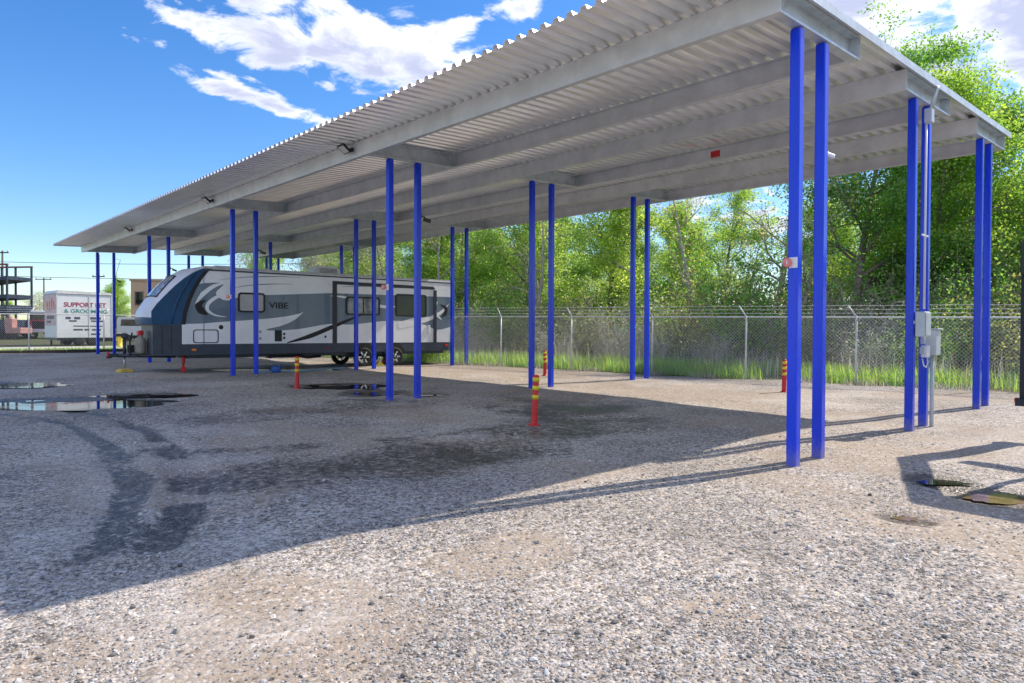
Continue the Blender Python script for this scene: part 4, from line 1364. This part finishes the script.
def make_bush(seed, H_, W_, nst, nleaf, ls, lm, bk):
    rs = np.random.RandomState(seed)
    root = empty('bush', (0, 0, 0))
    VV, FFs, nb, tips = [], [], 0, []
    for i in range(nst):
        p = np.array([rs.randn() * W_ * .22, rs.randn() * W_ * .22, -.05]); d = np.array([rs.randn() * .5, rs.randn() * .5, 1.0]); d /= np.linalg.norm(d)
        ln = H_ * (.5 + .6 * rs.rand()); r = .012 + .02 * rs.rand()
        for j in range(6):
            q = p + d * ln / 6
            v, f = tube_np(p, q, r * (1 - j / 7), r * (1 - (j + 1) / 7), 4); VV.append(v); FFs.append(f + nb); nb += len(v)
            if j > 0:
                tips.append(q)
                for _ in range(2):
                    dd = d + rs.randn(3) * .8; dd /= np.linalg.norm(dd)
                    q2 = q + dd * ln * (.12 + .2 * rs.rand())
                    v, f = tube_np(q, q2, r * .45, r * .12, 3); VV.append(v); FFs.append(f + nb); nb += len(v)
                    tips.append(q2)
            p = q; d = d + rs.randn(3) * .22; d /= np.linalg.norm(d)
    np_mesh('stem', np.concatenate(VV), np.concatenate(FFs), bk, root)
    T = np.array(tips); idx = rs.randint(0, len(T), nleaf)
    C = T[idx] + rs.randn(nleaf, 3) * .16
    C[:, 2] = np.maximum(C[:, 2], .03)
    nrm = rs.randn(nleaf, 3); nrm /= np.linalg.norm(nrm, axis=1)[:, None]
    tx = np.cross(nrm, rs.randn(nleaf, 3)); tx /= np.linalg.norm(tx, axis=1)[:, None] + 1e-9
    ty = np.cross(nrm, tx); s_ = ls * (.6 + .8 * rs.rand(nleaf))[:, None]
    V = np.stack([C - tx * s_ * .5, C - ty * s_ * .3, C + tx * s_ * .5, C + ty * s_ * .3], 1)
    val = np.clip(1 + rs.randn(nleaf) * .3, .4, 1.8)
    tn = np.stack([val * (1 + rs.randn(nleaf) * .1), val, val], 1)
    np_mesh('foliage', V.reshape(-1, 3), np.arange(nleaf * 4).reshape(-1, 4), LM[lm], root, tint=np.repeat(np.clip(tn, .1, 2), 4, 0))
    return root


dry = mat('dry_stem', (0.48, 0.45, 0.40), 0.9, 0, 0.3, 8)
PRO['thicket'] = make_bush(21, 3.6, 2.6, 46, 2600, .12, 'olive', bark)
PRO['vine'] = make_bush(22, 4.8, 2.4, 40, 5200, .13, 'deep', bark)
PRO['dry'] = make_bush(23, 2.6, 2.4, 60, 900, .10, 'pale', dry)
PRO['green'] = make_bush(24, 3.2, 2.4, 34, 5200, .10, 'deep', bark)
BL = {'thicket': ('tangled brown thicket of twigs behind the chain link fence', 'twiggy thickets behind the fence'), 'vine': ('dark vine-covered bush behind the chain link fence', 'vine bushes behind the fence'),
      'dry': ('dry grey twiggy bush behind the chain link fence', 'dry bushes behind the fence'), 'green': ('green leafy bush behind the chain link fence', 'green bushes behind the fence')}
seq = ['vine', 'thicket', 'dry', 'thicket', 'thicket', 'green', 'dry', 'thicket', 'vine', 'dry', 'dry']
k = 0
for off, st in ((4.6, 2.3), (8.0, 2.4), (11.5, 2.8), (16.5, 3.0), (21, 3.2), (27, 3.4)):
    l = -6 if off < 10 else -12
    while l < 50:
        a_, l_ = behind(l + random.uniform(-.8, .8), off + random.uniform(-1, 1))
        kk = seq[k % 11]
        if off < 6 and kk == 'vine' and k % 3: kk = 'dry'
        plant(kk, a_, l_, random.uniform(.75, 1.05) * (.72 if off < 6 else 1.1 if off < 14 else 1.4), random.uniform(0, 6.28), BL[kk][0], BL[kk][1], 'bush')
        l += st; k += 1


# grass: green blades at the foot of the fence, tall dry weeds behind
def blades(name, pos, h_, wdt, lm, bend, seed, label, cat):
    rs = np.random.RandomState(seed)
    n = len(pos)
    az = rs.rand(n) * 6.28
    hh = h_ * (.45 + .75 * rs.rand(n))
    dx, dy = np.cos(az), np.sin(az)
    b_ = bend * (.3 + rs.rand(n))
    base = pos
    side = np.stack([-dy, dx, np.zeros(n)], 1) * (wdt * (.6 + .8 * rs.rand(n)))[:, None]
    mid = base + np.stack([dx * b_ * hh * .3, dy * b_ * hh * .3, hh * .55], 1)
    tip = base + np.stack([dx * b_ * hh, dy * b_ * hh, hh], 1)
    V = np.stack([base - side, base + side, mid + side * .7, mid - side * .7, tip], 1)
    o = np.arange(n) * 5
    F_ = np.concatenate([np.stack([o, o + 1, o + 2], 1), np.stack([o, o + 2, o + 3], 1), np.stack([o + 3, o + 2, o + 4], 1)])
    val = np.clip(1 + rs.randn(n) * .25, .4, 1.7); hue = rs.randn(n) * .12
    tn = np.stack([val * (1 + hue), val, val * (1 - hue)], 1)
    ob = np_mesh(name, V.reshape(-1, 3), F_, LM[lm], tint=np.repeat(np.clip(tn, .1, 2), 5, 0))
    tag(ob, label, cat, kind='stuff')


def fence_points(n, l0_, l1_, o0, o1, seed, clumpy=.5):
    rs = np.random.RandomState(seed)
    l = l0_ + (l1_ - l0_) * rs.rand(n * 2); off = o0 + (o1 - o0) * rs.rand(n * 2) ** 1.2
    k_ = vnoise(l * 1.0, off * 2.0, seed, 1.1) > clumpy * rs.rand(n * 2) + .18
    l, off = l[k_][:n], off[k_][:n]
    a = FENCE[0][0] + (FENCE[1][0] - FENCE[0][0]) * (l - 4) / 37.2 + off * .973
    ll_ = l + off * .232
    return np.stack([a, ll_, gz_np(a, ll_) - .01], 1)


LM['grass'] = leaf_mat('grass_blade', (.16, .31, .04), (.45, .68, .08))
LM['dryblade'] = leaf_mat('dry_blade', (.50, .48, .43), (.55, .52, .45))
blades('grass', fence_points(42000, -3, 42, .12, 4.6, 61, .9), .52, .012, 'grass', .5, 62, 'bright green grass growing along the foot of the chain link fence', 'grass')
blades('dry_weeds', fence_points(5000, -3, 42, 1.2, 5.0, 63, 1.2), .95, .009, 'dryblade', .28, 64, 'tall pale dry weeds standing behind the chain link fence', 'weeds')
rs = np.random.RandomState(71)
xg = -14 + 27 * rs.rand(9000); yg = 44.5 - 3.3 * (xg + 14) / 27 + .2 + 2.8 * rs.rand(9000)
rs2 = np.random.RandomState(75)
lt = -3 + 45 * rs2.rand(5000); ot = rs2.randn(5000) * .16 - .02
kt = vnoise(lt, ot, 77, .8) > .52
lt, ot = lt[kt], ot[kt]
at_x = FENCE[0][0] + (FENCE[1][0] - FENCE[0][0]) * (lt - 4) / 37.2 + ot * .973
blades('fence_foot_weeds', np.stack([at_x, lt + ot * .232, gz_np(at_x, lt) - .01], 1), .22, .009, 'dryblade', .6, 76, 'short dead stalks and weeds along the fence foot', 'weeds')
blades('grass_verge', np.stack([xg, yg, gz_np(xg, yg)], 1), .2, .02, 'grass', .5, 72, 'strip of green grass behind the left fence', 'grass')

# ------------------------------------------------------------------ background at the left
cr = Vector((math.sin(YAW), -math.cos(YAW), 0)); cf = Vector((math.cos(YAW), math.sin(YAW), 0))


def loc(depth, lateral, z=None):
    p = cf * depth + cr * lateral
    return (p.x, p.y, gz(p.x, p.y) if z is None else z)


HEAD = math.atan2(cr.y, cr.x)       # heading of "to the right" seen from the lot
# white concession trailer with lettering
pv = empty('advert_trailer', loc(44.0, -29.7), HEAD + R(50), 'white box trailer with red, green and black lettering behind the left fence', 'trailer')
avw = mat('advert_white', (0.66, 0.70, 0.74), .45, 0, .06, 2)
mb = MB(); mb.box((1.65, 1.25, 1.98), (3.3, 2.5, 2.9), bev=.03); mb.build('box_body', avw, pv)
mb = MB(); mb.prism([(-.06, 3.44), (3.36, 3.44), (3.2, 3.60), (.1, 3.66)], -.06, 2.56); mb.build('roof', mat('advert_roof', (.6, .62, .63), .5), pv)
pinkm = mat('advert_end_panel', (.55, .40, .44), .5, 0, .12, 2)
mb = MB(); mb.prism([(.08, 1.35), (2.42, 1.35), (2.42, 3.38), (.08, 3.38)], -.012, -.001, 'yz'); mb.build('end_panel', pinkm, pv)
tx_red = mat('letter_red', (.30, .04, .08), .5); tx_grn = mat('letter_green', (.02, .22, .18), .5); tx_blk = mat('letter_dark', (.06, .06, .10), .5); tx_org = mat('letter_orange', (.6, .16, .04), .5)
text_obj('lettering', 'SUPPORT PET', .42, tx_red, pv, (1.66, -.006, 2.72), (R(90), 0, 0), .004, .98, .010)
text_obj('lettering', '& GROOMING', .36, tx_grn, pv, (1.72, -.006, 2.30), (R(90), 0, 0), .004, 1.12, .006)
mb = MB()
for z, xs_, h_ in ((1.85, ((.5, .8), (1.0, 1.35), (1.9, 2.6)), .16), (1.66, ((.7, 1.15), (2.0, 2.75)), .10), (1.32, ((.95, 2.7),), .07), (1.08, ((.95, 1.5), (1.6, 1.95), (2.05, 2.6)), .11), (.78, ((2.0, 2.55),), .11)):
    for x0, x1 in xs_:
        mb.box(((x0 + x1) / 2, -.004, z), (x1 - x0, .006, h_))
mb.build('small_print', tx_blk, pv)
mb = MB()
for k, (y, z, a_, b_) in enumerate(((.5, 2.7, .25, .55), (.95, 2.75, .22, .75), (1.4, 2.65, .2, .6), (1.85, 2.7, .25, .5))):
    mb.box((-.018, y, z), (.01, a_, b_))
mb.build('end_lettering', tx_org, pv)
mb = MB(); mb.box((-.018, 1.2, 1.9), (.01, 1.4, .22)); mb.box((-.018, 1.5, 1.6), (.01, .8, .14)); mb.build('end_small_print', tx_blk, pv)
mb = MB()
for x in (.02, 1.9, 3.28):
    mb.box((x, -.01, 1.98), (.07, .03, 2.9))
mb.build('corner_post', galv, pv)
for y in (.1, 2.4):
    for x in (1.3, 2.05):
        q = MB(); q.lathe([(0, -.1), (.2, -.1), (.33, -.08), (.34, .08), (.2, .1), (0, .1)], (0, 0, 0), 'y', 20); o = q.build('wheel', rubber, pv); o.location = (x, y, .34)
mb = MB(); mb.box((1.65, 1.25, .45), (3.2, 2.2, .14)); mb.box((.3, .2, .25), (.1, .1, .5)); mb.box((.3, 2.2, .25), (.1, .1, .5)); mb.build('chassis', steel, pv)

# car carrier rack at the far left edge
ck = empty('car_carrier', loc(58.0, -43.4), HEAD + R(-8), 'tall dark steel car carrier rack at the left edge of the photo', 'car carrier')
rustm = mat('rusty_edge', (.20, .07, .05), .7, 0, .3, 3)
navy = mat('navy_steel', (.03, .045, .08), .5, .2, .25, 3)
mb = MB()
for x in (0, -1.6, -3.0, -4.6, -6.2, -7.8):
    for y in (0, 2.5):
        mb.box((x, y, 3.55), (.13, .13, 5.7))
mb.build('upright', navy, ck)
for z0, z1, th in ((5.15, 4.35, .30), (3.55, 3.15, .34), (2.35, 2.05, .62)):
    mb = MB(); mb.prism([(.05, z0), (.05, z0 + th), (-8, z1 + th), (-8, z1)], 0, 2.5); mb.build('deck', navy, ck)
mb = MB(); mb.box((-4, 0, 6.45), (8.2, .14, .14)); mb.box((-4, 2.5, 6.45), (8.2, .14, .14)); mb.build('top_rail', rustm, ck)
mb = MB(); mb.box((-4, 1.25, 1.15), (8.1, 2.4, 1.1)); mb.build('lower_deck', navy, ck)
for x in (-.9, -2.1, -6.2):
    for y in (.15, 2.35):
        q = MB(); q.lathe([(0, -.14), (.28, -.14), (.48, -.11), (.5, .11), (.28, .14), (0, .14)], (0, 0, 0), 'y', 20); o = q.build('wheel', rubber, ck); o.location = (x, y, .5)

# red truck, half hidden by the advert trailer
rk = empty('red_truck', loc(60.0, -43.2), HEAD + R(10), 'red and white truck with dark grille facing the lot, left of the lettered trailer', 'truck')
mb = MB(); mb.box((1.2, 1.0, 1.55), (2.4, 1.9, 1.6), bev=.12); mb.build('cab', mat('truck_red', (.42, .05, .06), .35, 0, .1, 3), rk)
mb = MB(); mb.box((1.2, .55, 2.25), (2.1, .9, .55), bev=.1); mb.build('cab_roof', mat('truck_white', (.6, .66, .7), .4), rk)
mb = MB(); mb.box((1.2, .04, 2.0), (2.0, .03, .55), bev=.01); mb.build('windshield', dglass, rk)
mb = MB(); mb.box((1.2, .03, 1.25), (1.5, .05, .65), bev=.02); mb.build('grille', tblk, rk)
mb = MB(); mb.box((1.2, -.08, .72), (2.45, .25, .32), bev=.04); mb.build('bumper', white, rk)
for x in (.25, 2.15):
    mb = MB(); mb.box((x, .02, 1.1), (.3, .06, .22), bev=.02); mb.build('headlight', panel, rk)
mb = MB(); mb.box((1.2, 4.2, 1.6), (2.3, 4.4, 1.6), bev=.04); mb.build('cargo_box', mat('truck_body', (.55, .2, .18), .5), rk)
for x in (.2, 2.2):
    for y in (.9, 5.0):
        q = MB(); q.lathe([(0, -.13), (.26, -.13), (.46, -.1), (.47, .1), (.26, .13), (0, .13)], (0, 0, 0), 'x', 20); o = q.build('wheel', rubber, rk); o.location = (x, y, .47)


def excavator(p, rz, m, label, s_=1.0):
    e_ = empty('excavator', p, rz, label, 'excavator', 'excavators beyond the left fence'); e_.scale = (s_, s_, s_)
    for y in (-.8, .8):
        mb = MB(); mb.prism([(-1.2, .1), (1.2, .1), (1.4, .35), (1.2, .6), (-1.2, .6), (-1.4, .35)], y - .22, y + .22); mb.build('track', rubber, e_)
    mb = MB(); mb.box((-.3, 0, 1.0), (2.0, 1.7, .7), bev=.08); mb.build('house', m, e_)
    mb = MB(); mb.box((.35, .4, 1.85), (1.0, .8, 1.1), bev=.08); mb.build('cab', m, e_)
    mb = MB(); mb.box((.36, -.01, 1.95), (.8, .02, .7)); mb.box((.865, .4, 1.95), (.02, .65, .7)); mb.build('cab_window', dglass, e_)
    mb = MB(); mb.tube([(.6, -.3, 1.3), (1.3, -.3, 2.7), (2.1, -.3, 2.9)], [.2, .18, .14], 6); mb.build('boom', m, e_)
    mb = MB(); mb.tube([(2.1, -.3, 2.9), (2.7, -.3, 1.2)], [.13, .1], 6); mb.build('arm', m, e_)
    mb = MB(); mb.prism([(2.4, .6), (2.9, .5), (3.0, 1.0), (2.7, 1.25)], -.65, .05); mb.build('bucket', steel, e_)


excavator(loc(58.0, -42.6), HEAD + R(170), mat('orange_paint', (.42, .22, .20), .45, 0, .15, 3), 'orange and white excavator left of the red truck beyond the fence', .75)
excavator(loc(54.0, -32.6), HEAD + R(200), mat('machine_yellow', (.60, .42, .14), .45, 0, .2, 3), 'yellow excavator seen between the two leftmost front posts', .55)
# parked white van beyond
vn = empty('white_van', loc(57.0, -33.4), HEAD + R(6), 'white van parked beyond the fence between posts and trailer nose', 'van')
mb = MB(); mb.prism([(0, .45), (4.6, .45), (4.6, 1.1), (4.3, 1.25), (3.7, 1.95), (.1, 2.0), (0, 1.8)], 0, 1.8); mb.build('body', white, vn)
mb = MB(); mb.prism([(.3, 1.25), (3.95, 1.25), (3.5, 1.8), (.35, 1.8)], -.01, -.001); mb.build('side_window', dglass, vn)
for x in (.9, 3.7):
    for y in (.1, 1.7):
        q = MB(); q.lathe([(0, -.1), (.2, -.1), (.33, -.08), (.34, .08), (.2, .1), (0, .1)], (0, 0, 0), 'y', 18); o = q.build('wheel', rubber, vn); o.location = (x, y, .34)
hy = empty('hydrant', loc(43.0, -25.0), 0, 'small yellow hydrant just beyond the fence near the trailer tongue', 'hydrant')
mb = MB(); mb.lathe([(0, 0), (.2, 0), (.2, .06), (.13, .08), (.13, .62), (.18, .64), (.18, .70), (.12, .82), (0, .88)], (0, 0, 0), 'z', 18); mb.build('barrel', yellow, hy)
mb = MB(); mb.tube([(-.24, 0, .5), (.24, 0, .5)], .07, 10); mb.lathe([(0, .87), (.04, .87), (.04, .94), (0, .94)], (0, 0, 0), 'z', 6); mb.build('nozzle_cap', yellow, hy)

# tan brick building behind the trailer nose
bb = empty('brick_building', loc(80.0, -45.2), HEAD + R(12), 'tan brick building with dark windows behind the trailer nose', 'building')
brick = bpy.data.materials.new('tan_brick'); brick.use_nodes = True
t = NT(brick.node_tree); P = t.n['Principled BSDF']
bt = t.node('ShaderNodeTexBrick', {'Vector': t.node('ShaderNodeTexCoord').outputs['Object'], 'Scale': 3.0, 'Color1': (.72, .27, .09, 1), 'Color2': (.80, .36, .14, 1), 'Mortar': (.62, .42, .28, 1)})
t.l.new(bt.outputs['Color'], P.inputs['Base Color']); P.inputs['Roughness'].default_value = .9
mb = MB(); mb.box((5, 4, 3.3), (10, 8, 6.6)); mb.build('wall', brick, bb)
mb = MB(); mb.box((5, 4, 6.7), (10.3, 8.3, .25), bev=.04); mb.build('cornice', mat('cornice_stone', (.5, .38, .28), .8), bb)
for x in (.9, 3.2, 5.6, 8.0):
    for z in (1.6, 4.5):
        mb = MB(); mb.box((x, -.01, z), (1.0, .10, 1.7)); o = mb.build('window', mat('window_frame_tan', (.35, .24, .16), .6) if x < 1 and z < 2 else bpy.data.materials['window_frame_tan'], bb)
        q = MB(); q.box((x, -.065, z), (.8, .012, 1.5)); q.build('pane', dglass, o)

# utility poles and lines
wood = mat('weathered_pole', (.10, .09, .085), .9, 0, .25, 4)
wirem = mat('power_wire', (.03, .03, .035), .6)
for (dp, lt, ht, lab, arm_) in ((110, -76.3, 9.2, 'short utility pole with crossarm left of the lettered trailer', 1.9), (92, -56.3, 11.0, 'tall utility pole beside the leftmost blue post', 1.2), (84, -63.4, 10.6, 'utility pole top with crossarm above the car carrier rack', 1.2)):
    x, y, z = loc(dp, lt)
    u_ = empty('utility_pole', (x, y, z), HEAD, lab, 'utility pole', 'utility poles beyond the left fence')
    mb = MB(); mb.tube([(0, 0, 0), (0, 0, ht)], [.16, .10], 10); mb.build('pole', wood, u_)
    zz = ht - .25 if ht != 11.0 else ht - 3.0
    mb = MB(); mb.box((0, -.1, zz), (arm_ * 1.4, .12, .14)); mb.build('crossarm', wood, u_)
    for s_ in (-.62, .62):
        q = MB(); q.lathe([(0, 0), (.07, 0), (.09, .08), (.05, .14), (.07, .2), (0, .26)], (arm_ * s_, -.1, zz + .07), 'z', 10); q.build('insulator', greybox, u_)
for zl_, zr_, lab in ((11.75, 10.6, 'upper power line crossing the sky at the left'), (9.9, 8.4, 'lower power line crossing the sky at the left')):
    mb = MB(); p0 = Vector(loc(95, -105, zl_)); p1 = Vector(loc(95, -20, zr_))
    pts = [p0.lerp(p1, i / 20) - Vector((0, 0, .9 * 4 * (i / 20) * (1 - i / 20))) for i in range(21)]
    mb.tube([tuple(p + Vector((0, 0, .7))) for p in pts], .035, 5); o = mb.build('power_line', wirem); tag(o, lab, 'power line', 'power lines at the left')
# far trees at the left
for (dp, lt, k_, s_, lab) in ((82, -59.0, 'bare', .52, 'pale half-bare tree between the rack and the lettered trailer'), (90, -63.5, 'blossom', .62, 'pale hazy tree just left of the lettered trailer'), (95, -55.5, 'bright', .58, 'round green tree just right of the two leftmost posts'),
                              (98, -57.0, 'bright2', .6, 'yellow-green tree left of the tan brick building'), (112, -84, 'bright2', .5, 'green tree far behind the car carrier rack')):
    x, y, z = loc(dp, lt)
    plant(k_, x, y, s_, random.uniform(0, 6), lab, 'trees beyond the left fence')

# ------------------------------------------------------------------ stake trailer just outside the right of the frame
st = empty('stake_trailer', (12.95, 2.20, gz(12.9, 2.2)), 0, 'dark steel stake-sided trailer at the right edge, casting a barred shadow', 'trailer')
dks = mat('dark_blue_steel', (.018, .022, .035), .5, .2, .2, 4)
def P3(i, j, z): return (-2.28 * i + 0.30 * j * 0, -.85 * i - j, z)
def quad_wall(mb, A_, B_, z0, z1, th=.05):
    A_, B_ = Vector(A_), Vector(B_); d = (B_ - A_); ln = d.length; c_ = (A_ + B_) / 2
    mb.box((c_.x, c_.y, (z0 + z1) / 2), (ln, th, z1 - z0), math.atan2(d.y, d.x))
mb = MB(); quad_wall(mb, (0, 0), (-2.28, -.85), 2.55, 3.06, .06); mb.build('end_header', dks, st)
mb = MB(); quad_wall(mb, (-2.28, -.85), (-2.28, -6), 2.4, 3.06, .06); mb.build('top_band', dks, st)
mb = MB(); quad_wall(mb, (-.05, -.5), (-.05, -6), 2.45, 2.68, .07); mb.build('rail', dks, st)
mb = MB(); quad_wall(mb, (-2.28, -.9), (-2.28, -6), 1.72, 1.95, .07); mb.build('rail', dks, st)
mb = MB(); quad_wall(mb, (-2.28, -1.5), (-2.28, -6), .62, .78, .07); mb.build('rail', dks, st)
for y in (-3.4, -5.9):
    for x in (-.05, -2.28):
        mb = MB(); mb.box((x, y, 1.8), (.12, .12, 2.5)); mb.build('stake', dks, st)
mb = MB(); mb.prism([(-2.28, -1.6), (-.05, -1.6), (-.05, -6), (-2.28, -6)], .52, .64, 'xy'); mb.build('bed', dks, st)
for x in (-.2, -2.1):
    q = MB(); q.lathe([(0, -.12), (.2, -.12), (.36, -.1), (.37, .1), (.2, .12), (0, .12)], (0, 0, 0), 'x', 22); o = q.build('wheel', rubber, st); o.location = (x, -3.6, .37)
mb = MB(); mb.box((-.03, .05, .60), (.10, .05, .08), bev=.012); mb.build('marker_light', amber, st)
mb = MB(); mb.box((.0, -.15, 1.78), (.12, .32, 2.5)); mb.build('corner_post', dks, st)
mb = MB(); mb.box((-2.28, -.85, 1.78), (.08, .08, 2.5)); mb.build('corner_post', dks, st)
mb = MB(); mb.box((-.1, -.9, .58), (.1, 1.9, .12)); mb.build('bumper_bar', dks, st)

# prototypes that were never placed
for k_, o in PRO.items():
    if k_ not in USED:
        for ch in list(o.children):
            bpy.data.objects.remove(ch)
        bpy.data.objects.remove(o)
